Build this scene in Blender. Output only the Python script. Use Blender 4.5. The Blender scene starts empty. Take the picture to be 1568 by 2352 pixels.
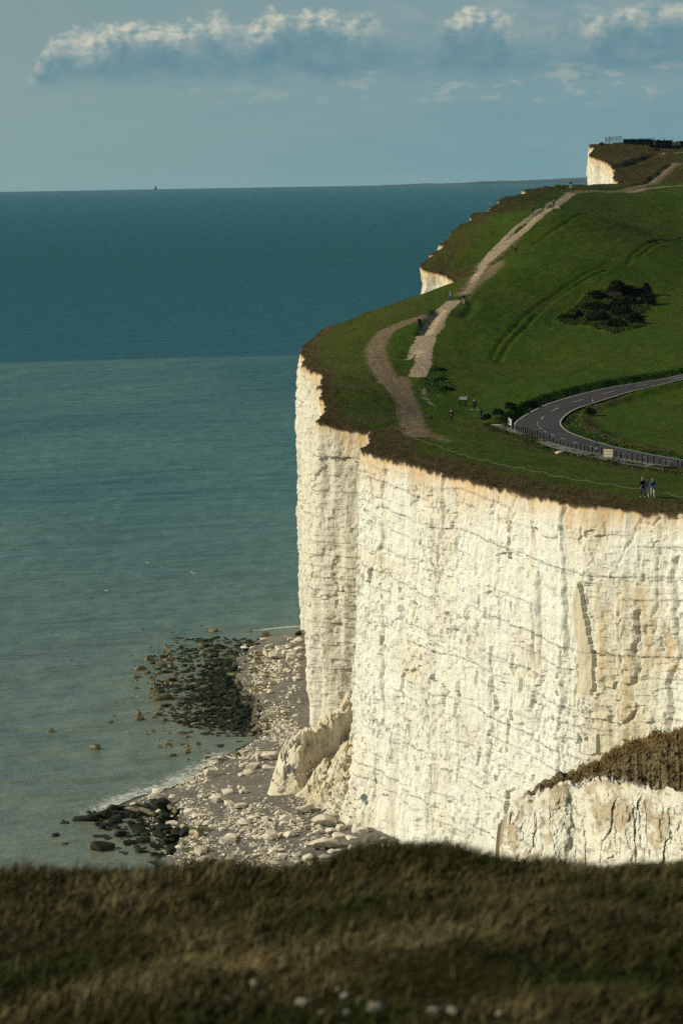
import bpy, bmesh, math, random
import numpy as np
from mathutils import Vector, Matrix
random.seed(7); RNG = np.random.default_rng(7)
SC = bpy.context.scene
COL = SC.collection

# ------------------------------------------------------------------ camera
CAM_H = 70.0
FPX = 8000.0            # focal length in units of a 1568 x 2352 frame
SEA_R = 30000.0
ROLL = math.atan(0.0173)
PITCH = math.atan((1176 - 427.4) / FPX) + CAM_H / SEA_R
fwd = np.array([0, math.cos(PITCH), -math.sin(PITCH)])
up0 = np.array([0, math.sin(PITCH), math.cos(PITCH)])
rt0 = np.array([1.0, 0, 0])
rt = rt0 * math.cos(ROLL) - up0 * math.sin(ROLL)
up = up0 * math.cos(ROLL) + rt0 * math.sin(ROLL)
cam = bpy.data.cameras.new('camera'); camo = bpy.data.objects.new('camera', cam); COL.objects.link(camo)
M = Matrix(((rt[0], up[0], -fwd[0], 0), (rt[1], up[1], -fwd[1], 0), (rt[2], up[2], -fwd[2], CAM_H), (0, 0, 0, 1)))
camo.matrix_world = M
cam.sensor_fit = 'VERTICAL'; cam.sensor_height = 36.0; cam.sensor_width = 24.0
cam.lens = FPX / 2352 * 36.0
cam.clip_start = 0.5; cam.clip_end = 120000
cam.dof.use_dof = True; cam.dof.focus_distance = 420; cam.dof.aperture_fstop = 5.6
SC.camera = camo

# ------------------------------------------------------------------ node helper
class NT:
    def __init__(s, tree): s.t = tree; s.n = tree.nodes; s.l = tree.links
    def new(s, typ, **kw):
        n = s.n.new(typ)
        for k, v in kw.items(): setattr(n, k, v)
        return n
    def put(s, sock, v):
        if isinstance(v, bpy.types.NodeSocket): s.l.new(v, sock)
        elif v is not None:
            if isinstance(v, (tuple, list)) and sock.type == 'RGBA' and len(v) == 3: v = (*v, 1)
            sock.default_value = v
    def m(s, op, a, b=None, c=None, clamp=False):
        n = s.new('ShaderNodeMath', operation=op, use_clamp=clamp)
        s.put(n.inputs[0], a)
        if b is not None: s.put(n.inputs[1], b)
        if c is not None: s.put(n.inputs[2], c)
        return n.outputs[0]
    def mix(s, f, a, b, blend='MIX'):
        n = s.new('ShaderNodeMix', data_type='RGBA', blend_type=blend)
        s.put(n.inputs[0], f); s.put(n.inputs[6], a); s.put(n.inputs[7], b)
        return n.outputs[2]
    def noise(s, vec, scale, detail=4, rough=0.55, lac=2.0, col=False, dist=0.0):
        n = s.new('ShaderNodeTexNoise')
        s.put(n.inputs['Vector'], vec)
        n.inputs['Scale'].default_value = scale; n.inputs['Detail'].default_value = detail
        n.inputs['Roughness'].default_value = rough; n.inputs['Lacunarity'].default_value = lac
        n.inputs['Distortion'].default_value = dist
        return n.outputs[1] if col else n.outputs[0]
    def smooth(s, x, lo, hi, a=0.0, b=1.0):
        n = s.new('ShaderNodeMapRange', interpolation_type='SMOOTHSTEP')
        s.put(n.inputs[0], x); s.put(n.inputs[1], lo); s.put(n.inputs[2], hi); s.put(n.inputs[3], a); s.put(n.inputs[4], b)
        return n.outputs[0]
    def lin(s, x, lo, hi, a=0.0, b=1.0):
        n = s.new('ShaderNodeMapRange'); n.clamp = True
        s.put(n.inputs[0], x); s.put(n.inputs[1], lo); s.put(n.inputs[2], hi); s.put(n.inputs[3], a); s.put(n.inputs[4], b)
        return n.outputs[0]
    def xyz(s, v):
        n = s.new('ShaderNodeSeparateXYZ'); s.put(n.inputs[0], v); return n.outputs
    def vec(s, x, y, z):
        n = s.new('ShaderNodeCombineXYZ'); s.put(n.inputs[0], x); s.put(n.inputs[1], y); s.put(n.inputs[2], z); return n.outputs[0]
    def vmul(s, v, k):
        n = s.new('ShaderNodeVectorMath', operation='MULTIPLY'); s.put(n.inputs[0], v); n.inputs[1].default_value = k; return n.outputs[0]
    def pos(s): return s.new('ShaderNodeNewGeometry').outputs['Position']
    def obj(s): return s.new('ShaderNodeTexCoord').outputs['Object']
    def attr(s, name): return s.new('ShaderNodeAttribute', attribute_name=name).outputs['Fac']
    def bump(s, h, strength, dist, normal=None):
        n = s.new('ShaderNodeBump'); n.inputs['Strength'].default_value = strength
        n.inputs['Distance'].default_value = dist; s.put(n.inputs['Height'], h)
        if normal is not None: s.put(n.inputs['Normal'], normal)
        return n.outputs[0]

# ------------------------------------------------------------------ world, sun, exposure
SUN_EL = math.radians(29.0)
SUN_AZ = math.radians(-90.0)       # compass-like angle from +Y towards +X: the sun stands to the left
to_sun = Vector((math.sin(SUN_AZ) * math.cos(SUN_EL), math.cos(SUN_AZ) * math.cos(SUN_EL), math.sin(SUN_EL)))
W = bpy.data.worlds.new('World'); SC.world = W; W.use_nodes = True
w = NT(W.node_tree); w.n.clear()
sky = w.new('ShaderNodeTexSky', sky_type='NISHITA'); sky.sun_disc = False
sky.sun_elevation = SUN_EL; sky.sun_rotation = SUN_AZ
sky.air_density = 1.0; sky.dust_density = 0.6; sky.ozone_density = 2.5
dirv = w.new('ShaderNodeTexCoord').outputs['Generated']
dx, dy, dz = w.xyz(dirv)
az = w.m('MULTIPLY', w.m('ARCTAN2', dx, dy), 180 / math.pi)
el = w.m('MULTIPLY', w.m('ARCSINE', dz), 180 / math.pi)
skyc = w.mix(1.0, sky.outputs[0], (0.42, 0.58, 0.64), 'MULTIPLY')
# cloud field: az / el in degrees; the profile repeats (mirrored) right round the horizon
fold = w.m('PINGPONG', w.m('ADD', az, 5.61), 11.22)
a01 = w.m('DIVIDE', fold, 11.22)
uv = w.vec(fold, w.m('MULTIPLY', el, 1.25), 0.0)
def curve(x, pts):
    n = w.new('ShaderNodeFloatCurve'); c = n.mapping.curves[0]
    n.mapping.use_clip = False
    pts = sorted(pts)
    c.points[0].location = pts[0]; c.points[1].location = pts[-1]
    for p in pts[1:-1]: c.points.new(*p)
    n.mapping.update(); n.inputs[0].default_value = 1.0
    w.put(n.inputs[1], x); return n.outputs[0]
tp = [(0, 200), (70, 225), (150, 330), (200, 345), (300, 352), (330, 358), (420, 362), (520, 368), (600, 352), (640, 380), (750, 388),
      (800, 376), (870, 368), (925, 348), (1005, 346), (1030, 365), (1100, 376), (1150, 386), (1185, 376), (1215, 350), (1300, 338), (1350, 348), (1420, 372), (1500, 380), (1568, 390)]
top = curve(a01, [(u / 1568, v / 500) for u, v in tp])
top = w.m('MULTIPLY', top, 500 * 0.00716)
n_big = w.noise(uv, 1.5, 6, 0.6)
n_fine = w.noise(uv, 5.0, 7, 0.62, dist=0.3)
topn = w.m('ADD', top, w.m('ADD', w.m('MULTIPLY', w.m('SUBTRACT', n_big, 0.5), 0.75), w.m('MULTIPLY', w.m('SUBTRACT', n_fine, 0.5), 0.34)))
depth = w.m('SUBTRACT', topn, el)
dens = w.smooth(depth, -0.05, 0.16)
base = w.smooth(w.m('ADD', el, w.m('MULTIPLY', w.m('SUBTRACT', n_big, 0.5), 0.5)), 1.45, 1.85)
dens = w.m('MULTIPLY', dens, base)
bright = curve(a01, [(u / 1568, v) for u, v in [(0, .1), (120, .75), (250, .95), (500, .95), (570, .55), (630, .95), (760, .8), (860, .6), (930, .2), (1000, .15), (1030, .8), (1110, .95), (1180, .7), (1230, .25), (1340, .35), (1400, .8), (1568, .7)]])
n_mid = w.noise(uv, 2.6, 5, 0.52)
crown = w.smooth(w.m('ADD', depth, w.m('MULTIPLY', w.m('SUBTRACT', n_mid, 0.5), 0.9)), 0.60, 0.0)
side = w.noise(w.vec(w.m('ADD', fold, 0.10), w.m('MULTIPLY', w.m('ADD', el, -0.06), 1.25), 0.0), 2.6, 5, 0.52)
relief = w.m('ADD', 0.62, w.m('MULTIPLY', w.m('SUBTRACT', n_mid, side), 4.2), clamp=True)
lit = w.m('MULTIPLY', w.m('MULTIPLY', crown, relief), bright, clamp=True)
# small pale puffs low in the band
pn = w.noise(w.vec(w.m('MULTIPLY', fold, 0.9), w.m('MULTIPLY', el, 2.4), 3.7), 1.6, 6, 0.62)
puff = w.m('MULTIPLY', w.smooth(pn, 0.50, 0.64), w.m('MULTIPLY', w.smooth(el, 0.9, 1.5), w.smooth(el, 2.4, 1.7)))
puff = w.m('MULTIPLY', puff, w.lin(a01, 0.2, 0.85, 0.15, 0.85))
veil = w.smooth(w.noise(w.vec(w.m('MULTIPLY', fold, 0.35), w.m('MULTIPLY', el, 1.6), 9.1), 1.1, 5, 0.6), 0.35, 0.75)
K = 10.0      # 1 / background strength
def kc(c): return (c[0] * K, c[1] * K, c[2] * K)
hz = w.m('MULTIPLY', w.smooth(el, 9.0, 0.0), 1.0)
lowsky = w.mix(w.lin(a01, 0.0, 0.75), kc((0.232, 0.355, 0.345)), kc((0.175, 0.318, 0.358)))
lowsky = w.mix(w.smooth(el, 0.4, 2.4), lowsky, w.mix(w.lin(a01, 0.0, 0.75), kc((0.235, 0.345, 0.360)), kc((0.200, 0.325, 0.372))))
lowsky = w.mix(w.m('MULTIPLY', veil, 0.35), lowsky, kc((0.26, 0.365, 0.375)))
c0 = w.mix(hz, skyc, lowsky)
body = w.mix(w.smooth(depth, 0.0, 0.7), kc((0.190, 0.305, 0.340)), kc((0.128, 0.255, 0.308)))
cloudc = w.mix(lit, body, kc((0.72, 0.675, 0.53)))
pn2 = w.noise(w.vec(w.m('MULTIPLY', fold, 0.8), w.m('MULTIPLY', el, 1.9), 12.4), 1.3, 7, 0.6)
puff2 = w.m('MULTIPLY', w.m('MULTIPLY', w.smooth(pn2, 0.46, 0.66), w.smooth(el, 2.0, 2.7)), w.lin(a01, 0.45, 0.95, 0.12, 0.9))
c0 = w.mix(w.m('MULTIPLY', puff2, 0.55), c0, kc((0.38, 0.43, 0.41)))
c1 = w.mix(w.m('MULTIPLY', puff, 0.75), c0, kc((0.40, 0.44, 0.39)))
c2 = w.mix(w.m('MULTIPLY', dens, w.m('ADD', w.m('MULTIPLY', w.lin(n_mid, 0.3, 0.65, 0.5, 0.95), w.lin(bright, 0.1, 0.8, 0.55, 1.0)), w.m('MULTIPLY', lit, 0.30), clamp=True)), c1, cloudc)
bg = w.new('ShaderNodeBackground'); w.put(bg.inputs[0], c2); bg.inputs[1].default_value = 0.1
wo = w.new('ShaderNodeOutputWorld'); w.l.new(bg.outputs[0], wo.inputs[0])

sun = bpy.data.lights.new('sun', 'SUN'); sun.energy = 4.9; sun.angle = math.radians(0.5); sun.color = (1.0, 0.92, 0.725)
suno = bpy.data.objects.new('sun', sun); COL.objects.link(suno)
suno.rotation_euler = to_sun.to_track_quat('Z', 'Y').to_euler(); suno.location = (-100, 0, 200)
SC.view_settings.view_transform = 'Standard'; SC.view_settings.look = 'None'
SC.view_settings.exposure = 0.0; SC.view_settings.gamma = 1.0; SC.view_settings.use_curve_mapping = False
SC.cycles.max_bounces = 5; SC.cycles.diffuse_bounces = 2; SC.cycles.glossy_bounces = 2; SC.cycles.transparent_max_bounces = 4
SC.cycles.use_denoising = False

# ------------------------------------------------------------------ maths helpers
def ray(u, v):
    u = np.asarray(u, float); v = np.asarray(v, float)
    a = (u - 784) / FPX; b = (1176 - v) / FPX
    return fwd + a[..., None] * rt + b[..., None] * up
def P(u, v, Y):                       # point of a sight line at the plan distance Y
    d = ray(u, v); Y = np.asarray(Y, float)
    return d * (Y / d[..., 1])[..., None] + np.array([0, 0, CAM_H])
def PZ(u, v, z):                      # point of a sight line at the height z
    d = ray(u, v); t = (np.asarray(z, float) - CAM_H) / d[..., 2]
    return d * t[..., None] + np.array([0, 0, CAM_H])

def _h(ix, iy, iz, seed):
    n = (ix.astype(np.int64) * 374761393 + iy.astype(np.int64) * 668265263 + iz.astype(np.int64) * 1440662683 + seed * 974634721) & 0xffffffff
    n = ((n ^ (n >> 13)) * 1274126177) & 0xffffffff
    n = ((n ^ (n >> 16)) * 2246822519) & 0xffffffff
    n = n ^ (n >> 13)
    return (n & 0xffffff) / float(0x1000000)
def vnoise(x, y, z=None, seed=0):
    x = np.asarray(x, float); y = np.asarray(y, float)
    if z is None:
        ix = np.floor(x); iy = np.floor(y); fx = x - ix; fy = y - iy
        fx = fx * fx * (3 - 2 * fx); fy = fy * fy * (3 - 2 * fy); zz = np.zeros_like(ix)
        a = _h(ix, iy, zz, seed); b = _h(ix + 1, iy, zz, seed); c = _h(ix, iy + 1, zz, seed); d = _h(ix + 1, iy + 1, zz, seed)
        return (a + (b - a) * fx) * (1 - fy) + (c + (d - c) * fx) * fy
    z = np.asarray(z, float); iz = np.floor(z); fz = z - iz; fz = fz * fz * (3 - 2 * fz)
    ix = np.floor(x); iy = np.floor(y); fx = x - ix; fy = y - iy
    fx = fx * fx * (3 - 2 * fx); fy = fy * fy * (3 - 2 * fy)
    r = 0
    for k, wz in ((0, 1 - fz), (1, fz)):
        a = _h(ix, iy, iz + k, seed); b = _h(ix + 1, iy, iz + k, seed); c = _h(ix, iy + 1, iz + k, seed); d = _h(ix + 1, iy + 1, iz + k, seed)
        r = r + ((a + (b - a) * fx) * (1 - fy) + (c + (d - c) * fx) * fy) * wz
    return r
def fbm(x, y, z=None, octv=4, gain=0.5, seed=0):
    r = 0; a = 1.0; t = 0; f = 1.0
    for o in range(octv):
        r = r + a * (vnoise(x * f + o * 17.3, y * f + o * 9.1, None if z is None else z * f + o * 5.7, seed + o) - 0.5); t += a; a *= gain; f *= 2.03
    return r / t                      # about -0.5 .. 0.5
def worley(x, y, seed=0):
    """cell id hash, distance to border (f2-f1), offset inside the cell"""
    ix = np.floor(x); iy = np.floor(y); z = np.zeros_like(ix)
    f1 = np.full(x.shape, 9.0); f2 = np.full(x.shape, 9.0); idv = np.zeros(x.shape); ox = np.zeros(x.shape); oy = np.zeros(x.shape)
    for i in (-1, 0, 1):
        for j in (-1, 0, 1):
            cx = ix + i; cy = iy + j
            px = cx + 0.1 + 0.8 * _h(cx, cy, z, seed); py = cy + 0.1 + 0.8 * _h(cx, cy, z, seed + 1)
            d = (px - x) ** 2 + (py - y) ** 2
            m = d < f1
            f2 = np.where(m, f1, np.minimum(f2, d))
            idv = np.where(m, _h(cx, cy, z, seed + 2), idv); ox = np.where(m, x - px, ox); oy = np.where(m, y - py, oy)
            f1 = np.where(m, d, f1)
    return idv, np.sqrt(f2) - np.sqrt(f1), ox, oy
def sstep(x, a, b):
    t = np.clip((x - a) / (b - a), 0, 1); return t * t * (3 - 2 * t)
def smooth1(a, sig):
    n = int(sig * 3) + 1; k = np.exp(-0.5 * (np.arange(-n, n + 1) / sig) ** 2); k /= k.sum()
    return np.convolve(np.pad(a, n, mode='reflect', reflect_type='odd'), k, mode='valid')
def resample(p, step):
    p = np.asarray(p, float); d = np.r_[0, np.cumsum(np.linalg.norm(np.diff(p[:, :2], axis=0), axis=1))]
    n = max(2, int(d[-1] / step) + 1); s = np.linspace(0, d[-1], n)
    return np.stack([np.interp(s, d, p[:, k]) for k in range(p.shape[1])], 1)
def dist_poly(x, y, p):
    """distance to a plan polyline, and the signed side (left of travel +)"""
    best = np.full(x.shape, 1e9)
    for (x0, y0), (x1, y1) in zip(p[:-1, :2], p[1:, :2]):
        ex, ey = x1 - x0, y1 - y0; L = ex * ex + ey * ey + 1e-9
        t = np.clip(((x - x0) * ex + (y - y0) * ey) / L, 0, 1)
        d = (x - x0 - t * ex) ** 2 + (y - y0 - t * ey) ** 2
        best = np.minimum(best, d)
    return np.sqrt(best)
def inside(x, y, p):
    r = np.zeros(x.shape, bool); n = len(p); j = n - 1
    for i in range(n):
        c = ((p[i][1] > y) != (p[j][1] > y)) & (x < (p[j][0] - p[i][0]) * (y - p[i][1]) / (p[j][1] - p[i][1] + 1e-12) + p[i][0])
        r ^= c; j = i
    return r

# ------------------------------------------------------------------ mesh helpers
def mesh(name, V, F, mat=None, attrs=None, smooth=True):
    V = np.asarray(V, np.float32); F = np.asarray(F, np.int32)
    me = bpy.data.meshes.new(name)
    me.vertices.add(len(V)); me.vertices.foreach_set('co', V.ravel())
    k = F.shape[1]
    me.loops.add(F.size); me.loops.foreach_set('vertex_index', F.ravel())
    me.polygons.add(len(F)); me.polygons.foreach_set('loop_start', np.arange(0, F.size, k, dtype=np.int32))
    me.polygons.foreach_set('loop_total', np.full(len(F), k, np.int32))
    me.polygons.foreach_set('use_smooth', np.full(len(F), smooth, bool))
    me.update(calc_edges=True); me.validate()
    for a, d in (attrs or {}).items():
        at = me.attributes.new(a, 'FLOAT', 'POINT'); at.data.foreach_set('value', np.asarray(d, np.float32).ravel())
    if mat: me.materials.append(mat)
    return me
def grid_faces(nr, nc, keep=None):
    i = np.arange(nr * nc).reshape(nr, nc)
    F = np.stack([i[:-1, :-1], i[:-1, 1:], i[1:, 1:], i[1:, :-1]], -1).reshape(-1, 4)
    return F if keep is None else F[keep.reshape(-1)]
def link(name, me, parent=None, label=None, cat=None, group=None, kind=None, loc=None, rot=None, scale=None):
    o = bpy.data.objects.new(name, me); COL.objects.link(o)
    if parent: o.parent = parent
    tag(o, label, cat, group, kind)
    if loc is not None: o.location = tuple(float(c) for c in loc)
    if rot is not None: o.rotation_euler = rot
    if scale is not None: o.scale = scale if hasattr(scale, '__len__') else (scale,) * 3
    return o
def tag(o, label=None, cat=None, group=None, kind=None):
    if label: o['label'] = label
    if cat: o['category'] = cat
    if group: o['group'] = group
    if kind: o['kind'] = kind
    return o
class MB:
    """collects boxes, tubes and lathes into one mesh"""
    def __init__(s): s.bm = bmesh.new()
    def box(s, c, size, rot=None, bev=0.0):
        r = bmesh.ops.create_cube(s.bm, size=1.0); vs = r['verts']
        m = Matrix.Translation(Vector(c)) @ (rot.to_4x4() if rot is not None else Matrix.Identity(4)) @ Matrix.Diagonal((*size, 1))
        bmesh.ops.transform(s.bm, matrix=m, verts=vs)
        if bev:
            es = list({e for v in vs for e in v.link_edges})
            bmesh.ops.bevel(s.bm, geom=es, offset=bev, segments=1, affect='EDGES')
        return s
    def tube(s, pts, rad, seg=6):
        rings = []; pts = [Vector(p) for p in pts]
        for i, p in enumerate(pts):
            t = (pts[min(i + 1, len(pts) - 1)] - pts[max(i - 1, 0)]).normalized()
            a = t.orthogonal().normalized() if abs(t.z) > .9 else t.cross(Vector((0, 0, 1))).normalized()
            b = t.cross(a); r = rad[i] if hasattr(rad, '__len__') else rad
            rings.append([s.bm.verts.new(p + (a * math.cos(2 * math.pi * k / seg) + b * math.sin(2 * math.pi * k / seg)) * r) for k in range(seg)])
        for r0, r1 in zip(rings[:-1], rings[1:]):
            for k in range(seg): s.bm.faces.new((r0[k], r0[(k + 1) % seg], r1[(k + 1) % seg], r1[k]))
        s.bm.faces.new(rings[0][::-1]); s.bm.faces.new(rings[-1])
        return s
    def poly(s, pts):
        s.bm.faces.new([s.bm.verts.new(p) for p in pts]); return s
    def me(s, name, mat, smooth=False):
        bmesh.ops.recalc_face_normals(s.bm, faces=s.bm.faces)
        m = bpy.data.meshes.new(name); s.bm.to_mesh(m); s.bm.free(); m.materials.append(mat)
        if smooth: m.polygons.foreach_set('use_smooth', np.ones(len(m.polygons), bool))
        return m
def empty(name, loc=(0, 0, 0), rz=0.0, **kw):
    o = bpy.data.objects.new(name, None); COL.objects.link(o); o.location = tuple(float(c) for c in loc); o.rotation_euler = (0, 0, rz); o.empty_display_size = 0.2
    return tag(o, **kw)
def copy_tree(o, parent=None):
    c = o.copy(); COL.objects.link(c); c.parent = parent
    for ch in list(o.children): copy_tree(ch, c)
    return c

# ------------------------------------------------------------------ materials
def material(name):
    m = bpy.data.materials.new(name); m.use_nodes = True
    t = NT(m.node_tree); b = t.n['Principled BSDF']
    return m, t, b
def simple(name, c, rough=0.7, var=0.25, scale=6.0, metal=0.0, spec=0.3):
    m, t, b = material(name)
    n = t.noise(t.obj(), scale, 5, 0.6)
    k0 = tuple(x * (1 - var) for x in c); k1 = tuple(min(1, x * (1 + var)) for x in c)
    t.put(b.inputs['Base Color'], t.mix(t.lin(n, 0.3, 0.7), k0, k1))
    b.inputs['Roughness'].default_value = rough; b.inputs['Metallic'].default_value = metal
    b.inputs['Specular IOR Level'].default_value = spec
    t.put(b.inputs['Normal'], t.bump(n, 0.3, 0.01))
    return m
exec_parts = []

# chalk: attributes orange (iron-stained soil wash), flint (black nodules), buff (smooth stained faces), soil (dark topsoil)
def chalk_material(name, base=(0.735, 0.735, 0.645), veg=False):
    m, t, b = material(name)
    p = t.pos()
    n1 = t.noise(p, 0.12, 4, 0.6); n2 = t.noise(t.vmul(p, (1, 1, 0.35)), 1.3, 6, 0.65); n3 = t.noise(p, 7.0, 4, 0.6)
    c = t.mix(t.lin(n2, 0.35, 0.68), tuple(x * k for x, k in zip(base, (0.86, 0.85, 0.82))), base)
    c = t.mix(t.m('MULTIPLY', t.lin(n1, 0.45, 0.72), 0.35), c, (0.74, 0.66, 0.48))
    c = t.mix(t.m('MULTIPLY', t.lin(n3, 0.56, 0.70), 0.28), c, (0.50, 0.47, 0.38))
    c = t.mix(t.m('MULTIPLY', t.attr('buff'), 0.85), c, (0.52, 0.425, 0.26))
    st = t.m('MULTIPLY', t.attr('orange'), t.lin(n2, 0.2, 0.6, 0.6, 1.0))
    c = t.mix(st, c, (0.53, 0.315, 0.10))
    fl = t.m('MULTIPLY', t.attr('flint'), t.lin(n3, 0.30, 0.5, 0.55, 1.0))
    c = t.mix(fl, c, (0.055, 0.048, 0.038))
    c = t.mix(t.attr('soil'), c, (0.06, 0.042, 0.022))
    if veg:
        vn = t.noise(p, 3.0, 5, 0.65)
        vc = t.mix(t.lin(vn, 0.35, 0.65), (0.085, 0.070, 0.030), (0.19, 0.140, 0.065))
        c = t.mix(t.attr('veg'), c, vc)
    t.put(b.inputs['Base Color'], c)
    b.inputs['Roughness'].default_value = 0.92; b.inputs['Specular IOR Level'].default_value = 0.15
    h = t.m('ADD', t.m('MULTIPLY', t.noise(t.vmul(p, (1, 0.6, 0.4)), 2.4, 6, 0.70), 1.0), t.m('MULTIPLY', t.noise(p, 14.0, 3, 0.6), 0.25))
    t.put(b.inputs['Normal'], t.bump(h, 0.9, 0.20))
    return m
M_CHALK = chalk_material('chalk')
M_BLUFF = chalk_material('chalk_near', base=(0.74, 0.72, 0.61), veg=True)

def turf_material():
    m, t, b = material('turf')
    p = t.pos()
    fine = t.noise(t.vmul(p, (1, 0.45, 1)), 1.7, 6, 0.7); mid = t.noise(t.vmul(p, (1, 0.5, 1)), 0.22, 5, 0.6); big = t.noise(p, 0.03, 4, 0.55)
    speck = t.noise(p, 5.0, 3, 0.7)
    g = t.mix(t.lin(fine, 0.3, 0.72), (0.020, 0.039, 0.002), (0.050, 0.080, 0.005))
    g = t.mix(t.m('MULTIPLY', t.lin(mid, 0.42, 0.7), 0.55), g, (0.072, 0.080, 0.010))
    g = t.mix(t.m('MULTIPLY', t.lin(big, 0.45, 0.65), 0.5), g, (0.028, 0.064, 0.003))
    g = t.mix(t.m('MULTIPLY', t.lin(speck, 0.60, 0.75), 0.5), g, (0.085, 0.088, 0.03))
    r = t.mix(t.lin(fine, 0.3, 0.7), (0.034, 0.026, 0.007), (0.088, 0.062, 0.022))
    r = t.mix(t.m('MULTIPLY', t.lin(mid, 0.4, 0.65), 0.5), r, (0.034, 0.036, 0.009))
    rank = t.lin(t.m('ADD', t.attr('rank'), t.m('MULTIPLY', t.m('SUBTRACT', t.noise(p, 0.35, 6, 0.7), 0.5), 1.5)), 0.28, 0.74)
    c = t.mix(rank, g, r)
    v = t.mix(t.lin(fine, 0.3, 0.7), (0.014, 0.036, 0.004), (0.036, 0.076, 0.009))
    c = t.mix(t.lin(t.m('ADD', t.attr('lush'), t.m('MULTIPLY', t.m('SUBTRACT', t.noise(p, 0.6, 5, 0.65), 0.5), 1.0)), 0.3, 0.7), c, v)
    e = t.m('ADD', t.attr('dirt'), t.m('MULTIPLY', t.m('SUBTRACT', t.noise(p, 0.55, 7, 0.72), 0.5), 1.3))
    dc = t.mix(t.lin(fine, 0.3, 0.7), (0.11, 0.078, 0.042), (0.20, 0.15, 0.088))
    c = t.mix(t.lin(e, 0.36, 0.66), c, dc)
    k = t.m('ADD', t.attr('chalky'), t.m('MULTIPLY', t.m('SUBTRACT', t.noise(t.vmul(p, (1, 0.8, 1)), 0.8, 7, 0.75), 0.5), 1.6))
    kc_ = t.mix(t.lin(t.noise(p, 3.0, 5, 0.7), 0.35, 0.65), (0.19, 0.140, 0.080), (0.46, 0.365, 0.235))
    c = t.mix(t.lin(k, 0.40, 0.62), c, kc_)
    c = t.mix(t.attr('soil'), c, (0.045, 0.030, 0.016))
    t.put(b.inputs['Base Color'], c); b.inputs['Roughness'].default_value = 0.95; b.inputs['Specular IOR Level'].default_value = 0.05
    h = t.m('ADD', t.noise(t.vmul(p, (1, 0.6, 1)), 2.2, 6, 0.7), t.m('MULTIPLY', t.noise(p, 0.5, 4, 0.6), 1.4))
    t.put(b.inputs['Normal'], t.bump(h, 0.9, 0.25))
    return m
M_TURF = turf_material()

def sea_material():
    m, t, b = material('sea_water')
    p = t.pos(); x, y, z = t.xyz(p)
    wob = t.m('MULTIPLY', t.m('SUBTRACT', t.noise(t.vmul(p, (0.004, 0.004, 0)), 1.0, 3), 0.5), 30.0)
    far = t.smooth(t.m('ADD', t.m('ADD', y, t.m('MULTIPLY', x, -0.19)), wob), 1380.0, 1398.0)  # water colour switches across a slanted line far offshore
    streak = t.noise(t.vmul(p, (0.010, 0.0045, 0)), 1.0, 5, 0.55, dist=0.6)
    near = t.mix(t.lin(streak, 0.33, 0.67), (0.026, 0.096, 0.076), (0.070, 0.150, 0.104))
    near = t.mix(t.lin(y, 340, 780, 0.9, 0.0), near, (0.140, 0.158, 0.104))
    far_col = t.mix(t.smooth(y, 1400, 9000), (0.003, 0.074, 0.070), (0.005, 0.088, 0.090))
    c = t.mix(far, near, far_col)
    rip = t.noise(t.vmul(p, (0.30, 0.10, 1)), 1.0, 4, 0.6)  # lit and shaded wave facets painted into the water colour
    c = t.mix(1.0, c, t.mix(t.lin(rip, 0.3, 0.7), (0.72, 0.76, 0.78), (1.26, 1.22, 1.2)), 'MULTIPLY')
    c = t.mix(t.m('MULTIPLY', t.attr('shallow'), 0.75), c, (0.155, 0.175, 0.105))
    fo = t.m('ADD', t.attr('foam'), t.m('MULTIPLY', t.m('SUBTRACT', t.noise(t.vmul(p, (1.0, 0.55, 1)), 0.9, 7, 0.75, dist=1.2), 0.5), 1.5))
    fo = t.m('MULTIPLY', t.smooth(fo, 0.62, 0.92), t.lin(t.attr('foam'), 0.02, 0.12))
    c = t.mix(t.m('MULTIPLY', fo, 0.8), c, (0.68, 0.67, 0.58))
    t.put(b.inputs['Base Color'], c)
    t.put(b.inputs['Roughness'], t.lin(y, 400, 3000, 0.28, 0.45)); b.inputs['IOR'].default_value = 1.33
    b.inputs['Specular IOR Level'].default_value = 0.32
    h = t.m('ADD', t.noise(t.vmul(p, (0.55, 1.0, 1)), 0.45, 5, 0.65), t.m('MULTIPLY', t.noise(t.vmul(p, (0.5, 1.0, 1)), 0.08, 3, 0.5), 5.0))
    t.put(b.inputs['Normal'], t.bump(h, 0.9, 0.9))
    return m
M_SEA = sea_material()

def shingle_material():
    m, t, b = material('shingle')
    p = t.pos()
    v = t.new('ShaderNodeTexVoronoi'); t.put(v.inputs['Vector'], p); v.inputs['Scale'].default_value = 4.5
    n = t.noise(p, 9.0, 4, 0.7); n2 = t.noise(p, 0.25, 4)
    c = t.mix(t.lin(t.xyz(v.outputs['Color'])[0], 0.2, 1.0), (0.074, 0.067, 0.054), (0.20, 0.18, 0.142))
    c = t.mix(t.lin(n, 0.58, 0.70), c, (0.50, 0.45, 0.36))
    c = t.mix(t.m('MULTIPLY', t.lin(n2, 0.4, 0.7), 0.4), c, (0.25, 0.225, 0.18))
    c = t.mix(t.attr('wet'), c, (0.012, 0.014, 0.009))
    t.put(b.inputs['Base Color'], c); b.inputs['Roughness'].default_value = 0.85; b.inputs['Specular IOR Level'].default_value = 0.2
    t.put(b.inputs['Normal'], t.bump(t.m('ADD', v.outputs['Distance'], n), 0.8, 0.10))
    return m
M_SHINGLE = shingle_material()

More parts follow.
